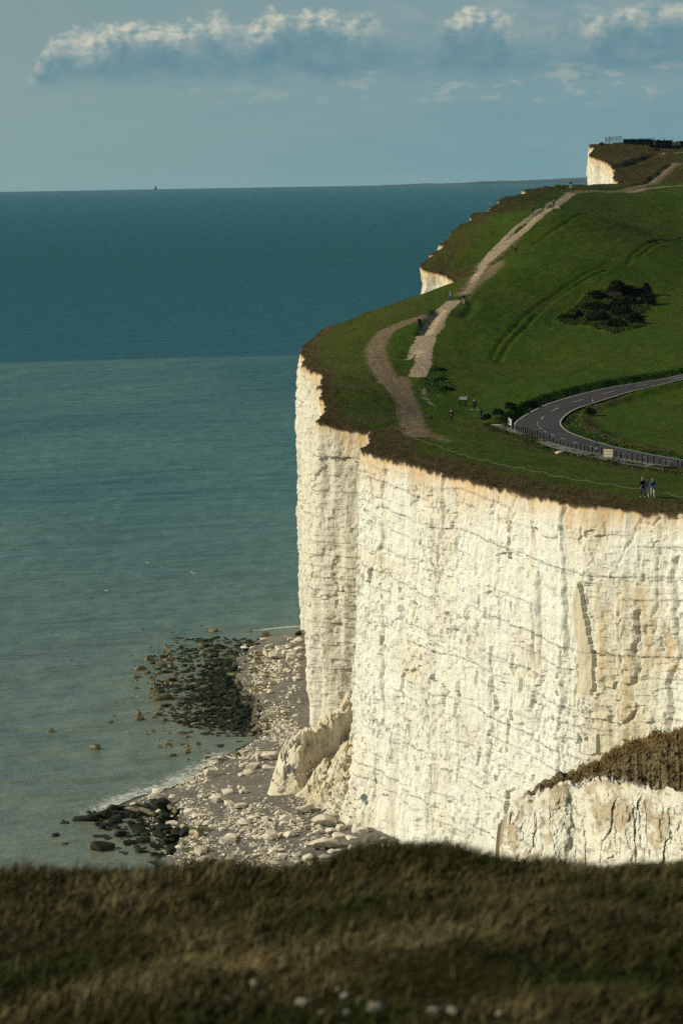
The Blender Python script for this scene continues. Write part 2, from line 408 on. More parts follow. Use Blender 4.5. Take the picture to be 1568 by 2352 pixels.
def rock_material(name, c0, c1, weed=None, wl=0.0):
    m, t, b = material(name)
    p = t.pos(); o = t.obj()
    n = t.noise(p, 2.2, 6, 0.68); f = t.noise(p, 11, 3, 0.6)
    inf = t.new('ShaderNodeObjectInfo').outputs['Random']
    c = t.mix(t.lin(n, 0.32, 0.68), c0, c1)
    c = t.mix(t.m('MULTIPLY', inf, 0.3), c, tuple(x * 0.6 for x in c0))
    if weed:
        nz = t.xyz(t.new('ShaderNodeNewGeometry').outputs['Normal'])[2]
        k = t.smooth(t.m('ADD', nz, t.m('MULTIPLY', t.m('SUBTRACT', t.noise(p, 0.9, 5, 0.7), 0.5), 2.2)), wl, wl + 0.35)
        c = t.mix(k, c, t.mix(t.lin(f, 0.35, 0.65), weed, tuple(x * 2.2 for x in weed)))
    t.put(b.inputs['Base Color'], c); b.inputs['Roughness'].default_value = 0.85; b.inputs['Specular IOR Level'].default_value = 0.25
    t.put(b.inputs['Normal'], t.bump(t.m('ADD', n, t.m('MULTIPLY', f, 0.4)), 0.8, 0.12))
    return m
M_BOULDER = rock_material('boulder_chalk', (0.56, 0.49, 0.36), (0.74, 0.68, 0.54))
M_MOSSY = rock_material('boulder_green_top', (0.42, 0.33, 0.18), (0.60, 0.50, 0.33), (0.030, 0.045, 0.010), 0.55)
M_TAN = rock_material('wet_rock', (0.10, 0.086, 0.046), (0.26, 0.215, 0.125), (0.018, 0.020, 0.008), 0.75)
M_WEED = rock_material('weed_rock', (0.010, 0.011, 0.005), (0.040, 0.038, 0.016), (0.005, 0.009, 0.002), 0.2)

# ------------------------------------------------------------------ landform control points (u, v, plan distance)
EDGE = [(1568, 1172, 291), (1450, 1161, 296), (1300, 1149, 302), (1200, 1125, 313), (1100, 1105, 323), (1000, 1080, 337), (900, 1048, 355), (838, 1037, 363),
        (834, 1034, 365), (848, 1008, 392), (853, 993, 417), (790, 979, 419.5), (727, 965, 422), (744, 952, 434), (751, 934, 446), (741, 914, 461), (737, 867, 501), (749, 864, 506), (722, 850, 516),
        (700, 838, 528), (698, 818, 545), (690, 806, 552), (695, 793, 562), (714, 781, 572), (737, 756, 581), (776, 745, 588), (811, 729, 593), (850, 715, 597), (900, 700, 602),
        (960, 682, 607), (1000, 668, 611), (1040, 654, 615), (1075, 655, 630), (1041, 645, 642), (1027, 630, 648), (988, 621, 651), (957, 610, 656), (973, 597, 662), (1005, 575, 670), (1008, 562, 676),
        (1030, 542, 684), (1039, 526, 690), (1072, 509, 698), (1078, 491, 706), (1125, 485, 712), (1133, 474, 718), (1164, 454, 730), (1202, 447, 740), (1208, 436, 750), (1270, 427, 775),
        (1299, 425, 790), (1345, 424, 820), (1422, 421, 850), (1420, 417, 860), (1412, 407, 868), (1413, 395, 885), (1408, 384, 900), (1397, 373, 915), (1379, 366, 930), (1354, 355, 945),
        (1361, 344, 960), (1374, 342, 968), (1358, 338, 975), (1349, 332, 990), (1372, 331, 1000), (1400, 329, 1010), (1450, 332, 1030)]
INNER = [(1490, 1143, 304), (1568, 1120, 315), (1400, 1090, 333), (1200, 1040, 372), (1568, 1072, 356), (1400, 1045, 377), (1300, 1020, 399), (1180, 975, 441),
         (1000, 990, 403), (950, 985, 407), (1290, 965, 455), (1400, 1000, 417), (1568, 1050, 377), (1568, 867, 490), (1400, 890, 482), (1250, 930, 470), (1440, 920, 470), (1568, 960, 440),
         (1063, 935, 475), (1035, 970, 455), (950, 860, 500), (860, 830, 508), (850, 780, 540), (1000, 720, 555), (1034, 690, 572), (1060, 692, 570), (1100, 640, 595), (1184, 588, 618),
         (1222, 492, 682), (1270, 478, 692), (1315, 446, 752), (1400, 437, 790), (1500, 430, 810), (1568, 425, 820), (1568, 500, 740), (1400, 500, 720), (1300, 600, 640), (1568, 560, 690),
         (1568, 640, 630), (1300, 700, 578), (1450, 700, 580), (1568, 760, 540), (1200, 750, 552), (1150, 830, 518), (1350, 800, 525), (1480, 400, 885), (1568, 380, 915), (1540, 360, 945),
         (1568, 350, 970), (1450, 370, 920), (1450, 340, 975), (1500, 346, 982), (1568, 343, 1000), (1568, 338, 1040), (800, 900, 468), (850, 950, 440)]
ea = np.array(EDGE, float); EP = P(ea[:, 0], ea[:, 1], ea[:, 2])
ia = np.array(INNER, float); IP = P(ia[:, 0], ia[:, 1], ia[:, 2])
OUT = np.array([[32, 268, 42.4], [37, 240, 43], [37, 200, 44], [32, 150, 46], [26, 120, 47], [60, 290, 42], [80, 200, 46], [90, 380, 42], [100, 470, 46], [120, 600, 56], [130, 740, 66], [140, 900, 76],
                [140, 1040, 80], [120, 1150, 76], [90, 1090, 79.5], [120, 1400, 60], [260, 300, 52], [260, 600, 62], [260, 1000, 82], [260, 1400, 60], [700, 300, 70], [700, 800, 80], [700, 1400, 60], [1600, 700, 60]], float)
CP = np.vstack([EP, IP, OUT]); CP[np.arange(len(EP)), 0] += 0.0
def tps_fit(c, lam):
    n = len(c); s = 100.0; q = c[:, :2] / s
    d = np.linalg.norm(q[:, None] - q[None], axis=2); Kk = np.where(d > 0, d * d * np.log(d + 1e-12), 0) + lam * np.eye(n)
    Pm = np.c_[np.ones(n), q]; A = np.zeros((n + 3, n + 3)); A[:n, :n] = Kk; A[:n, n:] = Pm; A[n:, :n] = Pm.T
    return q, s, np.linalg.solve(A, np.r_[c[:, 2], 0, 0, 0])
TQ, TS, TW = tps_fit(CP, 0.0006)
def ground(x, y):
    x = np.asarray(x, float); y = np.asarray(y, float); sh = x.shape; X = x.ravel() / TS; Y = y.ravel() / TS
    out = TW[-3] + TW[-2] * X + TW[-1] * Y
    for i in range(0, len(X), 60000):
        d2 = (X[i:i + 60000, None] - TQ[None, :, 0]) ** 2 + (Y[i:i + 60000, None] - TQ[None, :, 1]) ** 2
        out[i:i + 60000] += (0.5 * d2 * np.log(d2 + 1e-20)) @ TW[:-3]
    return out.reshape(sh)
_ys = np.arange(280, 1060, 0.5)
def cast(u, v, y0=280):               # where a sight line meets the downland
    pts = P(np.full(_ys.shape, float(u)), np.full(_ys.shape, float(v)), _ys)
    g = ground(pts[:, 0], pts[:, 1]); k = np.where((pts[:, 2] <= g) & (_ys >= y0))[0]
    if len(k) == 0: k = [int(np.argmin(pts[:, 2] - g))]
    k = k[0]
    if k > 0:
        a = pts[k - 1, 2] - g[k - 1]; b = g[k] - pts[k, 2]; f = a / (a + b + 1e-9) if a > 0 else 1.0
        q = pts[k - 1] * (1 - f) + pts[k] * f
    else: q = pts[k]
    return np.array([q[0], q[1], float(ground(q[0:1], q[1:2])[0])])
def cast_line(l): return np.array([cast(u, v) for u, v in l])

# ------------------------------------------------------------------ cliff edge in plan
ext = np.array([[26, 118], [32, 150], [37, 200], [37, 240], [32, 268]], float)
e0 = np.vstack([ext, EP[:, :2], [[85, 1070], [130, 1120], [190, 1200], [260, 1400]]])
fine = resample(e0, 0.05)
ex_, ey_ = smooth1(fine[:, 0], 14), smooth1(fine[:, 1], 14)
sarc = np.r_[0, np.cumsum(np.hypot(np.diff(ex_), np.diff(ey_)))]
# sample spacing by place
sp = np.interp(ey_, [118, 262, 282, 430, 450, 560, 620, 1040, 1100, 1400], [2.5, 1.5, 0.19, 0.19, 0.36, 0.42, 0.6, 0.8, 3, 8])
cum = np.r_[0, np.cumsum(np.diff(sarc) / sp[:-1])]
NS = int(cum[-1])
S = np.interp(np.arange(NS), cum, sarc)
Ex = np.interp(S, sarc, ex_); Ey = np.interp(S, sarc, ey_)
sx, sy = smooth1(fine[:, 0], 60), smooth1(fine[:, 1], 60)
tx = np.interp(S, sarc, np.gradient(sx)); ty = np.interp(S, sarc, np.gradient(sy)); tl = np.hypot(tx, ty); tx /= tl; ty /= tl
Nx, Ny = -ty, tx
amp = np.interp(Ey, [300, 320, 430, 560, 1000], [0.9, 0.9, 1.0, 1.6, 2.0]) * (1 + 0.9 * sstep(Ey, 655, 670) * (1 - sstep(Ey, 770, 800)))
jag = (fbm(S / 4.5, S * 0 + 3.3, octv=4, gain=0.6, seed=5)) * 1.3 * amp + np.minimum(0, fbm(S / 1.6, S * 0 + 8.3, octv=3, seed=6)) * 0.9
Ex = Ex + jag
Ey = np.maximum.accumulate(Ey) + np.arange(NS) * 1e-5

# ------------------------------------------------------------------ traced lines on the downland (sight lines cast to the ground)
def z8(l): return [((1080 + x * .3954) * .6272, (1150 + y * .3954) * .6272) for x, y in l]
def z3(l): return [((1700 + x * .5102) * .6272, (1350 + y * .5102) * .6272) for x, y in l]
def z5(l): return [((1480 + x * .2041) * .6272, (1050 + y * .2041) * .6272) for x, y in l]
def z6(l): return [((1880 + x * .2041) * .6272, (640 + y * .2041) * .6272) for x, y in l]
def z1(l): return [((2130 + x * .23597) * .6272, (470 + y * .23597) * .6272) for x, y in l]
CHALK_PATH = cast_line(z5([(240, 1600), (330, 1400), (340, 1250), (360, 1100), (430, 900), (560, 720), (640, 520), (740, 380), (900, 250)]))
CHALK_W = np.interp(np.linspace(0, 1, len(CHALK_PATH)), [0, .5, 1], [1.3, 1.9, 1.6])
UP_PATH = cast_line([(1068, 674), (1085, 652), (1098, 630), (1107, 610)] + z6([(0, 1130), (200, 980), (400, 800), (600, 640), (760, 530), (900, 430), (1050, 330)]))
BROWN_A = cast_line([(1060, 676), (1085, 655), (1110, 638), (1135, 615), (1152, 600)])
SIDE_PATH = cast_line([(1100, 622), (1108, 603), (1128, 578), (1150, 556)] + z6([(0, 985), (180, 850), (350, 720), (500, 610), (620, 530), (760, 470)]))
LEFT_TRACK = cast_line(z5([(60, 1300), (130, 1140), (210, 1010), (290, 850), (380, 700), (470, 560), (600, 420)]))
LOOP = cast_line(z8([(1240, 20), (1000, 90), (850, 160), (770, 240), (740, 330), (770, 440), (830, 560), (930, 680), (1010, 780), (1060, 880), (1080, 980), (1090, 1060), (1150, 1130)]))
LOOP_IN = cast_line(z8([(1000, 590), (1020, 660), (1040, 740), (1060, 830)]))
BARE = cast_line(z8([(1150, 1080), (1250, 1120), (1330, 1150), (1420, 1180)]))
HILL_PATH = cast_line(z6([(1000, 330), (1250, 300), (1568, 290)]) + z1([(350, 990), (700, 950), (1000, 880), (1150, 800), (1330, 640), (1480, 540)]))
HILL_PATH2 = cast_line(z1([(700, 990), (1000, 930), (1330, 905), (1568, 890)]))
HILL_PATH3 = cast_line(z1([(1130, 420), (1300, 395), (1568, 375)]))
RUTS = [cast_line([(1128, 826), (1140, 800), (1165, 765), (1200, 730), (1250, 690), (1310, 650), (1380, 615), (1450, 585), (1568, 545)]),
        cast_line([(1142, 832), (1160, 800), (1190, 765), (1225, 728), (1262, 692), (1320, 655), (1390, 622), (1450, 597), (1568, 553)]),
        cast_line(z6([(350, 1260), (560, 1110), (760, 980), (900, 880), (1020, 800), (1200, 710)])),
        cast_line([(1200, 935), (1260, 910), (1330, 890), (1420, 874), (1500, 865), (1568, 858)])]
DITCH = cast_line(z5([(330, 860), (430, 690), (540, 520), (620, 430)]))
UP_DITCH = cast_line(z6([(0, 1050), (200, 890), (400, 720), (560, 620), (700, 540)]))
HOLES = cast_line(z8([(830, 395), (910, 395), (980, 400), (1045, 385), (1080, 350)]))
DITCH2 = cast_line(z5([(1050, 540), (1150, 470), (1210, 350), (1200, 270)]))
DARK_FOLD = cast_line(z1([(530, 600), (800, 520), (1000, 440), (1150, 400)]))
DARK_FOLD2 = cast_line(z1([(330, 940), (600, 925), (850, 880), (1080, 770), (1270, 640), (1380, 540)]))
R_OUT = z3([(1568, 60), (1330, 92), (1100, 125), (950, 155), (800, 190), (700, 220), (600, 250), (500, 295), (420, 340), (362, 375), (345, 400), (352, 436), (470, 485), (640, 540), (900, 602), (1200, 660), (1400, 690), (1560, 712)])
R_IN = z3([(1568, 93), (1380, 125), (1200, 165), (1070, 205), (950, 245), (870, 268), (800, 292), (745, 322), (710, 352), (692, 380), (690, 405), (720, 442), (800, 484), (1000, 547), (1150, 580), (1300, 610), (1430, 636), (1568, 660)])
RO = cast_line(R_OUT); RI = cast_line(R_IN)
def extend(p, L0, L1):
    a = p[0] + (p[0] - p[2]) / np.linalg.norm((p[0] - p[2])[:2]) * L0; b = p[-1] + (p[-1] - p[-3]) / np.linalg.norm((p[-1] - p[-3])[:2]) * L1
    return np.vstack([a, p, b])
RO = extend(RO, 60, 25); RI = extend(RI, 60, 25)
ROr = resample(RO, 0.5); RIr = resample(RI, 0.5)
NR = 240
def equal(p, n):
    d = np.r_[0, np.cumsum(np.linalg.norm(np.diff(p[:, :2], axis=0), axis=1))]; s = np.linspace(0, d[-1], n)
    q = np.stack([np.interp(s, d, p[:, k]) for k in range(2)], 1)
    return np.stack([smooth1(q[:, 0], 4), smooth1(q[:, 1], 4)], 1)
# pair outer and inner edges through the traced vertices, so that both run round the bend together
def paired(n):
    k = np.linspace(0, len(RO) - 1, n); i = np.arange(len(RO))
    o = np.stack([smooth1(np.interp(k, i, RO[:, c]), n / len(RO) * .55) for c in (0, 1)], 1)
    q = np.stack([smooth1(np.interp(k, i, RI[:, c]), n / len(RO) * .55) for c in (0, 1)], 1)
    return o, q
RO2, RI2 = paired(NR)
ROAD_POLY = np.vstack([RO2, RI2[::-1]])
VERGE = resample(cast_line(z3([(200, 408), (300, 445), (480, 512), (640, 575), (850, 628), (1100, 680), (1300, 712), (1568, 745)])), 1.0)
POST_LINE = cast_line(z3([(345, 440), (470, 487), (640, 542), (900, 606), (1200, 664), (1400, 694), (1568, 717)]))
SCRUB = [np.array([cast(u, v)[:2] for u, v in [((2000 + a * .287) * .6272, (1000 + b * .287) * .6272) for a, b in l]]) for l in
         ([(80, 600), (300, 470), (480, 270), (760, 230), (820, 150), (1100, 190), (1300, 180), (1380, 360), (1250, 480), (1150, 540), (1250, 680), (820, 780), (480, 690), (200, 650)],)]

# ------------------------------------------------------------------ downland
off = np.r_[0, 0.1, 0.25, 0.5, np.arange(0.8, 56, 0.42), np.arange(56, 112, 0.9), np.geomspace(114, 1500, 26)]
NC = len(off)
TX = Ex[:, None] + off[None, :]; TY = np.repeat(Ey[:, None], NC, 1)
TZ = ground(TX, TY)
perp = off[None, :] * np.clip(np.abs(Nx), 0.25, 1)[:, None]
near = TX < 125
def dfield(p, rad):
    d = np.full(TX.shape, 99.0); lo = p[:, :2].min(0) - rad; hi = p[:, :2].max(0) + rad
    k = (TX > lo[0]) & (TX < hi[0]) & (TY > lo[1]) & (TY < hi[1]); d[k] = dist_poly(TX[k], TY[k], p); return d
def band(p, half, soft): return 1 - sstep(dfield(p, half + soft + 1), half - soft * .5, half + soft)
chalky = np.zeros(TX.shape); dirt = np.zeros(TX.shape); lush = np.zeros(TX.shape)
cw = dfield(CHALK_PATH, 6)
chalky = np.maximum(chalky, 1 - sstep(cw, 0.5, 2.0))
chalky = np.maximum(chalky, band(UP_PATH, 0.75, 0.8) * 0.9)
chalky = np.maximum(chalky, band(SIDE_PATH, 0.45, 0.5) * 0.8)
chalky = np.maximum(chalky, band(LEFT_TRACK, 0.45, 0.5) * 0.72)
chalky = np.maximum(chalky, band(HILL_PATH2, 0.5, 1.0) * 0.62)
chalky = np.maximum(chalky, band(HILL_PATH3, 0.6, 1.0) * 0.62)
chalky = np.maximum(chalky, band(cast_line(z8([(1190, 680), (1200, 740), (1220, 810), (1300, 860)])), 0.5, 1.3) * 0.50)
dirt = np.maximum(dirt, band(BROWN_A, 1.0, 2.6)*.8)
dirt = np.maximum(dirt, band(UP_PATH[:5], 1.3, 2.2)*.7)
chalky *= 1 - 0.45 * band(BROWN_A, 1.2, 2.5)
dirt = np.maximum(dirt, band(LOOP, 1.3, 1.8) * 0.85)
dirt = np.maximum(dirt, band(LOOP_IN, 0.8, 1.2) * 0.75)
dirt = np.maximum(dirt, band(BARE, 1.0, 2.5) * 0.55)
dirt = np.maximum(dirt, band(HILL_PATH, 1.2, 2.2) * 0.75)
dirt = np.maximum(dirt, band(HILL_PATH2, 1.5, 2.0) * 0.7)
bw = np.interp(Ey, [300, 425, 432, 470, 560, 600, 650, 700, 780, 850, 990, 1050], [6.5, 6.5, 3.0, 1.8, 3.5, 4, 8, 10, 5, 14, 22, 24])[:, None]
rank = (1 - sstep(perp, bw * 0.25, bw * 1.6)) * np.interp(Ey, [560, 600, 820, 860], [.95, .62, .62, .8])[:, None]
rank = np.where((TY > 850) & (dfield(HILL_PATH, 4) > 3.5), np.maximum(rank, 1 - sstep(perp, 20, 27)), rank)
hl = (TY > 426) & (TY < 600) & (TX < np.interp(TY, LOOP[::-1, 1], LOOP[::-1, 0]) - 1.0)
rank = np.where(hl, np.maximum(rank, 0.40), rank)
# rough strip between the verge of the road and the cliff
vd = dfield(VERGE, 9)
rank = np.maximum(rank, (1 - sstep(vd, 1.5, 5.0)) * 0.75)
rank = np.maximum(rank, 0.30 * sstep(fbm(TX / 14, TY / 40, octv=3, seed=44), 0.05, 0.2) * near)
inn = inside(TX, TY, ROAD_POLY) & near
scr = inside(TX, TY, SCRUB[0]) & near
rank = np.where(scr, 0.62, rank); lush = np.where(scr, 0.45, lush)
ro_d = dfield(RO2, 8); ri_d = dfield(RI2, 8)
lush = np.maximum(lush, np.where(TY > 425, 1 - sstep(ro_d, 1.0, 3.2), 0))
lush = np.maximum(lush, (1 - sstep(ri_d, 0.8, 2.2)) * 0.95)
lush = np.maximum(lush, band(cast_line(z8([(1280, 500), (1290, 620), (1300, 720)])), 1.6, 1.5) * 0.9)
lush = np.maximum(lush, (1 - sstep(vd, 1.0, 2.5)) * 0.45)
inner_field = (ri_d > 1.5) & ~inn & (TY < 470) & (TY > 380) & (TX > 24) & near
rank = np.where(inner_field & (dfield(RI2, 5) < 4.0), np.maximum(rank, 0.55), rank)
# relief
soil = np.zeros(TX.shape)
TZ0 = TZ.copy()
hump = fbm(TX / 1.1, TY / 1.6, octv=4, gain=0.62, seed=21) * (0.28 + 0.35 * rank) + fbm(TX / 6, TY / 9, octv=3, seed=22) * 0.45
TZ += np.where(near, hump * (1 - 0.6 * np.maximum(chalky, dirt)), 0)
for p, dpt, wd in [(RUTS[0], .30, .34), (RUTS[1], .30, .34), (RUTS[2], .32, .36), (RUTS[3], .18, .45), (DITCH, .75, .8), (UP_DITCH, .42, .5), (DITCH2, .45, .8), (DARK_FOLD, 1.0, 1.6), (DARK_FOLD2, .55, .8)]:
    d = dfield(p, 4); w8 = 0.85 + 0.5 * fbm(TX / 6, TY / 14, octv=2, seed=61)
    TZ -= dpt * w8 * np.exp(-(d / wd) ** 2); TZ += dpt * 0.15 * np.exp(-((d - 2.0 * wd) / wd) ** 2) * w8
for q in HOLES: TZ -= 0.75 * np.exp(-(((TX - q[0]) / 1.1) ** 2 + ((TY - q[1]) / 1.6) ** 2))
TZ += np.where(scr, 0.25 + 0.5 * fbm(TX / 1.6, TY / 2.2, octv=3, seed=33), 0)
# a bank of herbs along the outer side of the upper road, and a low bank inside the bend
TZ += np.where((TY > 440) & ~inn, 0.9 * np.exp(-((ro_d - 2.2) / 1.0) ** 2), 0)
TZ += np.where(~inn & (TX > RI2[:, 0].min() + 1), 0.45 * np.exp(-((ri_d - 2.6) / 1.2) ** 2), 0)
roadz_drop = np.where(inn, -0.30, 0) - 0.25 * np.exp(-(np.minimum(ro_d, ri_d) / 0.5) ** 2)
TZ = np.where(inn, TZ0, TZ) + roadz_drop
brow = np.exp(-perp / 0.5)
TZ -= brow * (0.18 + 0.25 * np.abs(fbm(S[:, None] / 1.5, S[:, None] * 0, octv=2, seed=8)))
soil = np.exp(-(perp / 0.45) ** 2) * 0.9
def zat(x, y):                        # height of the finished surface, by nearest grid vertices
    j = int(np.clip(np.searchsorted(Ey, y), 1, NS - 1)); o_ = x - Ex[j]
    return float(np.interp(o_, off, TZ[j]))
rowk = np.where((Ey > 440) | (np.arange(NS) % 2 == 0) | (Ey < 284))[0]
V = np.stack([TX, TY, TZ], -1)[rowk].reshape(-1, 3)
me = mesh('downland', V, grid_faces(len(rowk), NC), M_TURF, dict(rank=rank[rowk], dirt=dirt[rowk], chalky=chalky[rowk], lush=lush[rowk], soil=soil[rowk]))
link('downland', me, kind='structure', label='green chalk downland rising behind the white cliff edge')

# ------------------------------------------------------------------ chalk cliff face
def BATTER(y): return np.interp(y, [300, 425, 470, 560, 700], [1.3, 1.3, 0.5, 0.5, 2.0])
BANDS = np.cumsum(RNG.uniform(0.9, 2.6, 32)) + 1.5
def jy(y): return int(np.searchsorted(Ey, y))
def cliff_face(name, j0, j1, nt, zb=0.6, detail=True):
    s = S[j0:j1]; n = j1 - j0
    zt = TZ[j0:j1, 0]; tt = np.linspace(0, 1, nt) ** 1.0
    Z = zt[:, None] + (zb - zt[:, None]) * tt[None]
    Sg = np.repeat(s[:, None], nt, 1); Yg = np.repeat(Ey[j0:j1][:, None], nt, 1)
    dt = zt[:, None] - Z                                # depth below the brow
    d = BATTER(Yg) * (1 - (Z - zb) / 40.0).clip(0, 1) ** 1.1 * sstep(dt, 0, 6)
    # buttresses and gullies, long in the vertical
    d += fbm(Sg / 13.0, Z / 60.0, octv=3, seed=70) * np.interp(Yg, [360, 372, 420, 460], [1.5, 1.5, 1.3, 1.1]) * sstep(dt, 0.3, 7)
    far_ = sstep(Yg, 560, 600); d += fbm(Sg / 4.0, Z / 17.0, octv=3, seed=72) * (0.8 + 1.3 * far_ + 1.3 * sstep(Yg, 364, 372) * (1 - far_)) * sstep(dt, 0.2, 3); d += fbm(Sg / 1.8, Z / 2.6, octv=3, seed=73) * 1.3 * far_ * sstep(dt, .3, 2)
    fl = np.zeros(Sg.shape)
    if detail:
        wx = Sg + fbm(Sg / 2.2, Z / 2.2, octv=3, seed=74) * 1.6; wz = Z + fbm(Sg / 2.0, Z / 2.5, octv=3, seed=75) * 1.8
        wavb = fbm(Sg / 30.0, Z * 0, octv=3, seed=99) * 3.0
        for (bw_, bh, am, sd) in ((5.5, 3.6, 0.32, 80), (2.4, 1.5, 0.25, 84), (1.0, 0.55, 0.20, 88)):
            zz_ = (Z + wavb) / bh + fbm(Sg / 2.0, Z / 2.0, octv=3, seed=sd + 5) * 0.8; ri_ = np.floor(zz_); fz_ = zz_ - ri_
            ss_ = Sg / bw_ + 0.37 * ri_ + _h(ri_, ri_ * 0, ri_ * 0, sd) * 7 + fbm(Sg / 3.0 + 9, Z / 1.6, octv=3, seed=sd + 6) * 0.9; ci_ = np.floor(ss_); fs_ = ss_ - ci_
            h1 = _h(ri_, ci_, ri_ * 0, sd + 1); h2 = _h(ri_, ci_, ri_ * 0 + 1, sd + 1); h3 = _h(ri_, ci_, ri_ * 0 + 2, sd + 1)
            patch = 0.3 + 1.0 * sstep(fbm(Sg / 12 + sd, Z / 7, octv=2, seed=sd), -0.2, 0.25)
            d += am * patch * ((h1 - 0.5) + 1.6 * (h2 - 0.5) * (fs_ - 0.5) + 0.7 * (h3 - 0.5) * (fz_ - 0.5)) * sstep(dt, 0.3, 2.5)
        d += (fbm(Sg / 0.9, Z / 1.0, octv=4, gain=0.66, seed=91) * 0.20 + np.abs(fbm(Sg / 1.4, Z / 4.5, octv=3, seed=92)) * 0.34) * sstep(dt, 0.05, 1.0)
        # open joints
        cid, bd, ox, oy = worley(wx / 4.5 + 40, wz / 14.0, 95)
        d -= 0.16 * (1 - sstep(bd, 0.0, 0.05)) * sstep(fbm(Sg / 5, Z / 8, octv=2, seed=97), -0.02, 0.12)
        for k_, (fs0, zf0, zf1) in enumerate(zip(RNG.uniform(S[jy(282)], S[jy(430)], 26), RNG.uniform(2, 30, 26), RNG.uniform(6, 22, 26))):
            if s[0] > S[jy(435)]: break
            zg_ = np.linspace(-5, 95, 800); path_ = np.interp(Z, zg_, fs0 + fbm(zg_ / 3.0 + k_ * 7, zg_ * 0, octv=4, gain=.6, seed=230 + k_) * 2.6); ms = (Z > zf0) & (Z < zf0 + zf1)
            d -= np.where(ms, 0.30 * np.exp(-((Sg - path_) / 0.20) ** 2), 0); d += np.where(ms, 0.16 * np.exp(-((Sg - path_ - 0.6) / 0.5) ** 2), 0)
        # flint courses
        wav = fbm(Sg / 30.0, Z * 0, octv=3, seed=99) * 3.0 + fbm(Sg / 1.2, Z / 3.0, octv=3, seed=100) * 0.22
        for k, zbz in enumerate(BANDS):
            dz_ = np.abs(Z + wav - zbz)
            pres = sstep(fbm(Sg / 8.0 + 31 * k, Z * 0 + k, octv=3, seed=110 + k), -0.12 - 0.14 * (k % 3 == 0), 0.06)
            nod = sstep(vnoise(Sg / 0.38, Z / 0.3, seed=140 + k), 0.25, 0.6)
            g = np.exp(-(dz_ / 0.06) ** 2) * pres * (0.45 + .55 * nod) * (1.0 if k % 3 == 0 else 0.7)
            fl = np.maximum(fl, g); d -= 0.06 * g; d += 0.02 * np.exp(-((Z + wav - zbz - 0.25) / 0.18) ** 2) * pres
        # scattered nodules
        fl = np.maximum(fl, sstep(vnoise(Sg / 0.34, Z / 0.26, seed=161), 0.86, 0.95) * sstep(vnoise(Sg / 4, Z / 4, seed=162), 0.3, 0.8) * 0.55)
    else:
        d += fbm(Sg / 1.6, Z / 4.0, octv=4, gain=0.6, seed=91) * 1.2 * sstep(dt, 0.05, 1.0)
    orange = np.exp(-(dt / (1.3 + 1.4 * sstep(fbm(Sg / 6, Sg * 0, octv=3, seed=170), -0.05, 0.2))) ** 1.4) * (0.6 + 0.4 * sstep(fbm(Sg / 0.5, Z / 3, octv=2, seed=171), -0.25, 0.2))
    soil = 1 - sstep(dt + fbm(Sg / 0.9, Z, octv=3, seed=173) * 0.7, 0.12, 0.42)
    streak = sstep(fbm(Sg / 1.1, Z / 30.0, octv=3, seed=175), 0.14, 0.28) * np.exp(-dt / np.interp(Yg, [362, 372], [8.0, 26.0])) * 0.55
    orange = np.maximum(orange, streak)
    buff = sstep(fbm(Sg / 14, Z / 9, octv=4, seed=177), 0.04, 0.26) * 0.34
    buff = np.maximum(buff, (1 - Z / 20.0).clip(0, 1) * 0.6 * sstep(fbm(Sg / 2.2, Z / 16, octv=4, seed=178), -0.08, 0.22))
    # the camera-side return of the headland is creamier than the long wall
    buff = np.maximum(buff, 0.42 * sstep(Yg, 365, 372))
    return Sg, Z, d, dt, fl, orange, soil, buff
def build_cliff(name, j0, j1, nt, detail=True, hook=None, label=None):
    Sg, Z, d, dt, fl, orange, soil_, buff = cliff_face(name, j0, j1, nt, detail=detail)
    if hook: d, orange, buff, fl = hook(Sg, Z, d, dt, orange, buff, fl, j0, j1)
    bx = Ex[j0:j1][:, None] + Nx[j0:j1][:, None] * d; by = Ey[j0:j1][:, None] + Ny[j0:j1][:, None] * d
    V = np.stack([bx, by, Z], -1).reshape(-1, 3)
    me = mesh(name, V, grid_faces(j1 - j0, nt)[:, ::-1], M_CHALK, dict(flint=fl, orange=orange, soil=soil_, buff=buff), smooth=False)
    return link(name, me, kind='structure', label=label)
def s_of(u, v, z):
    """arc position on the wall where a sight line passes (plan only)"""
    d = ray(u, v); k = (z - CAM_H) / d[2]; y = d[1] * k; return float(np.interp(y, Ey, S))
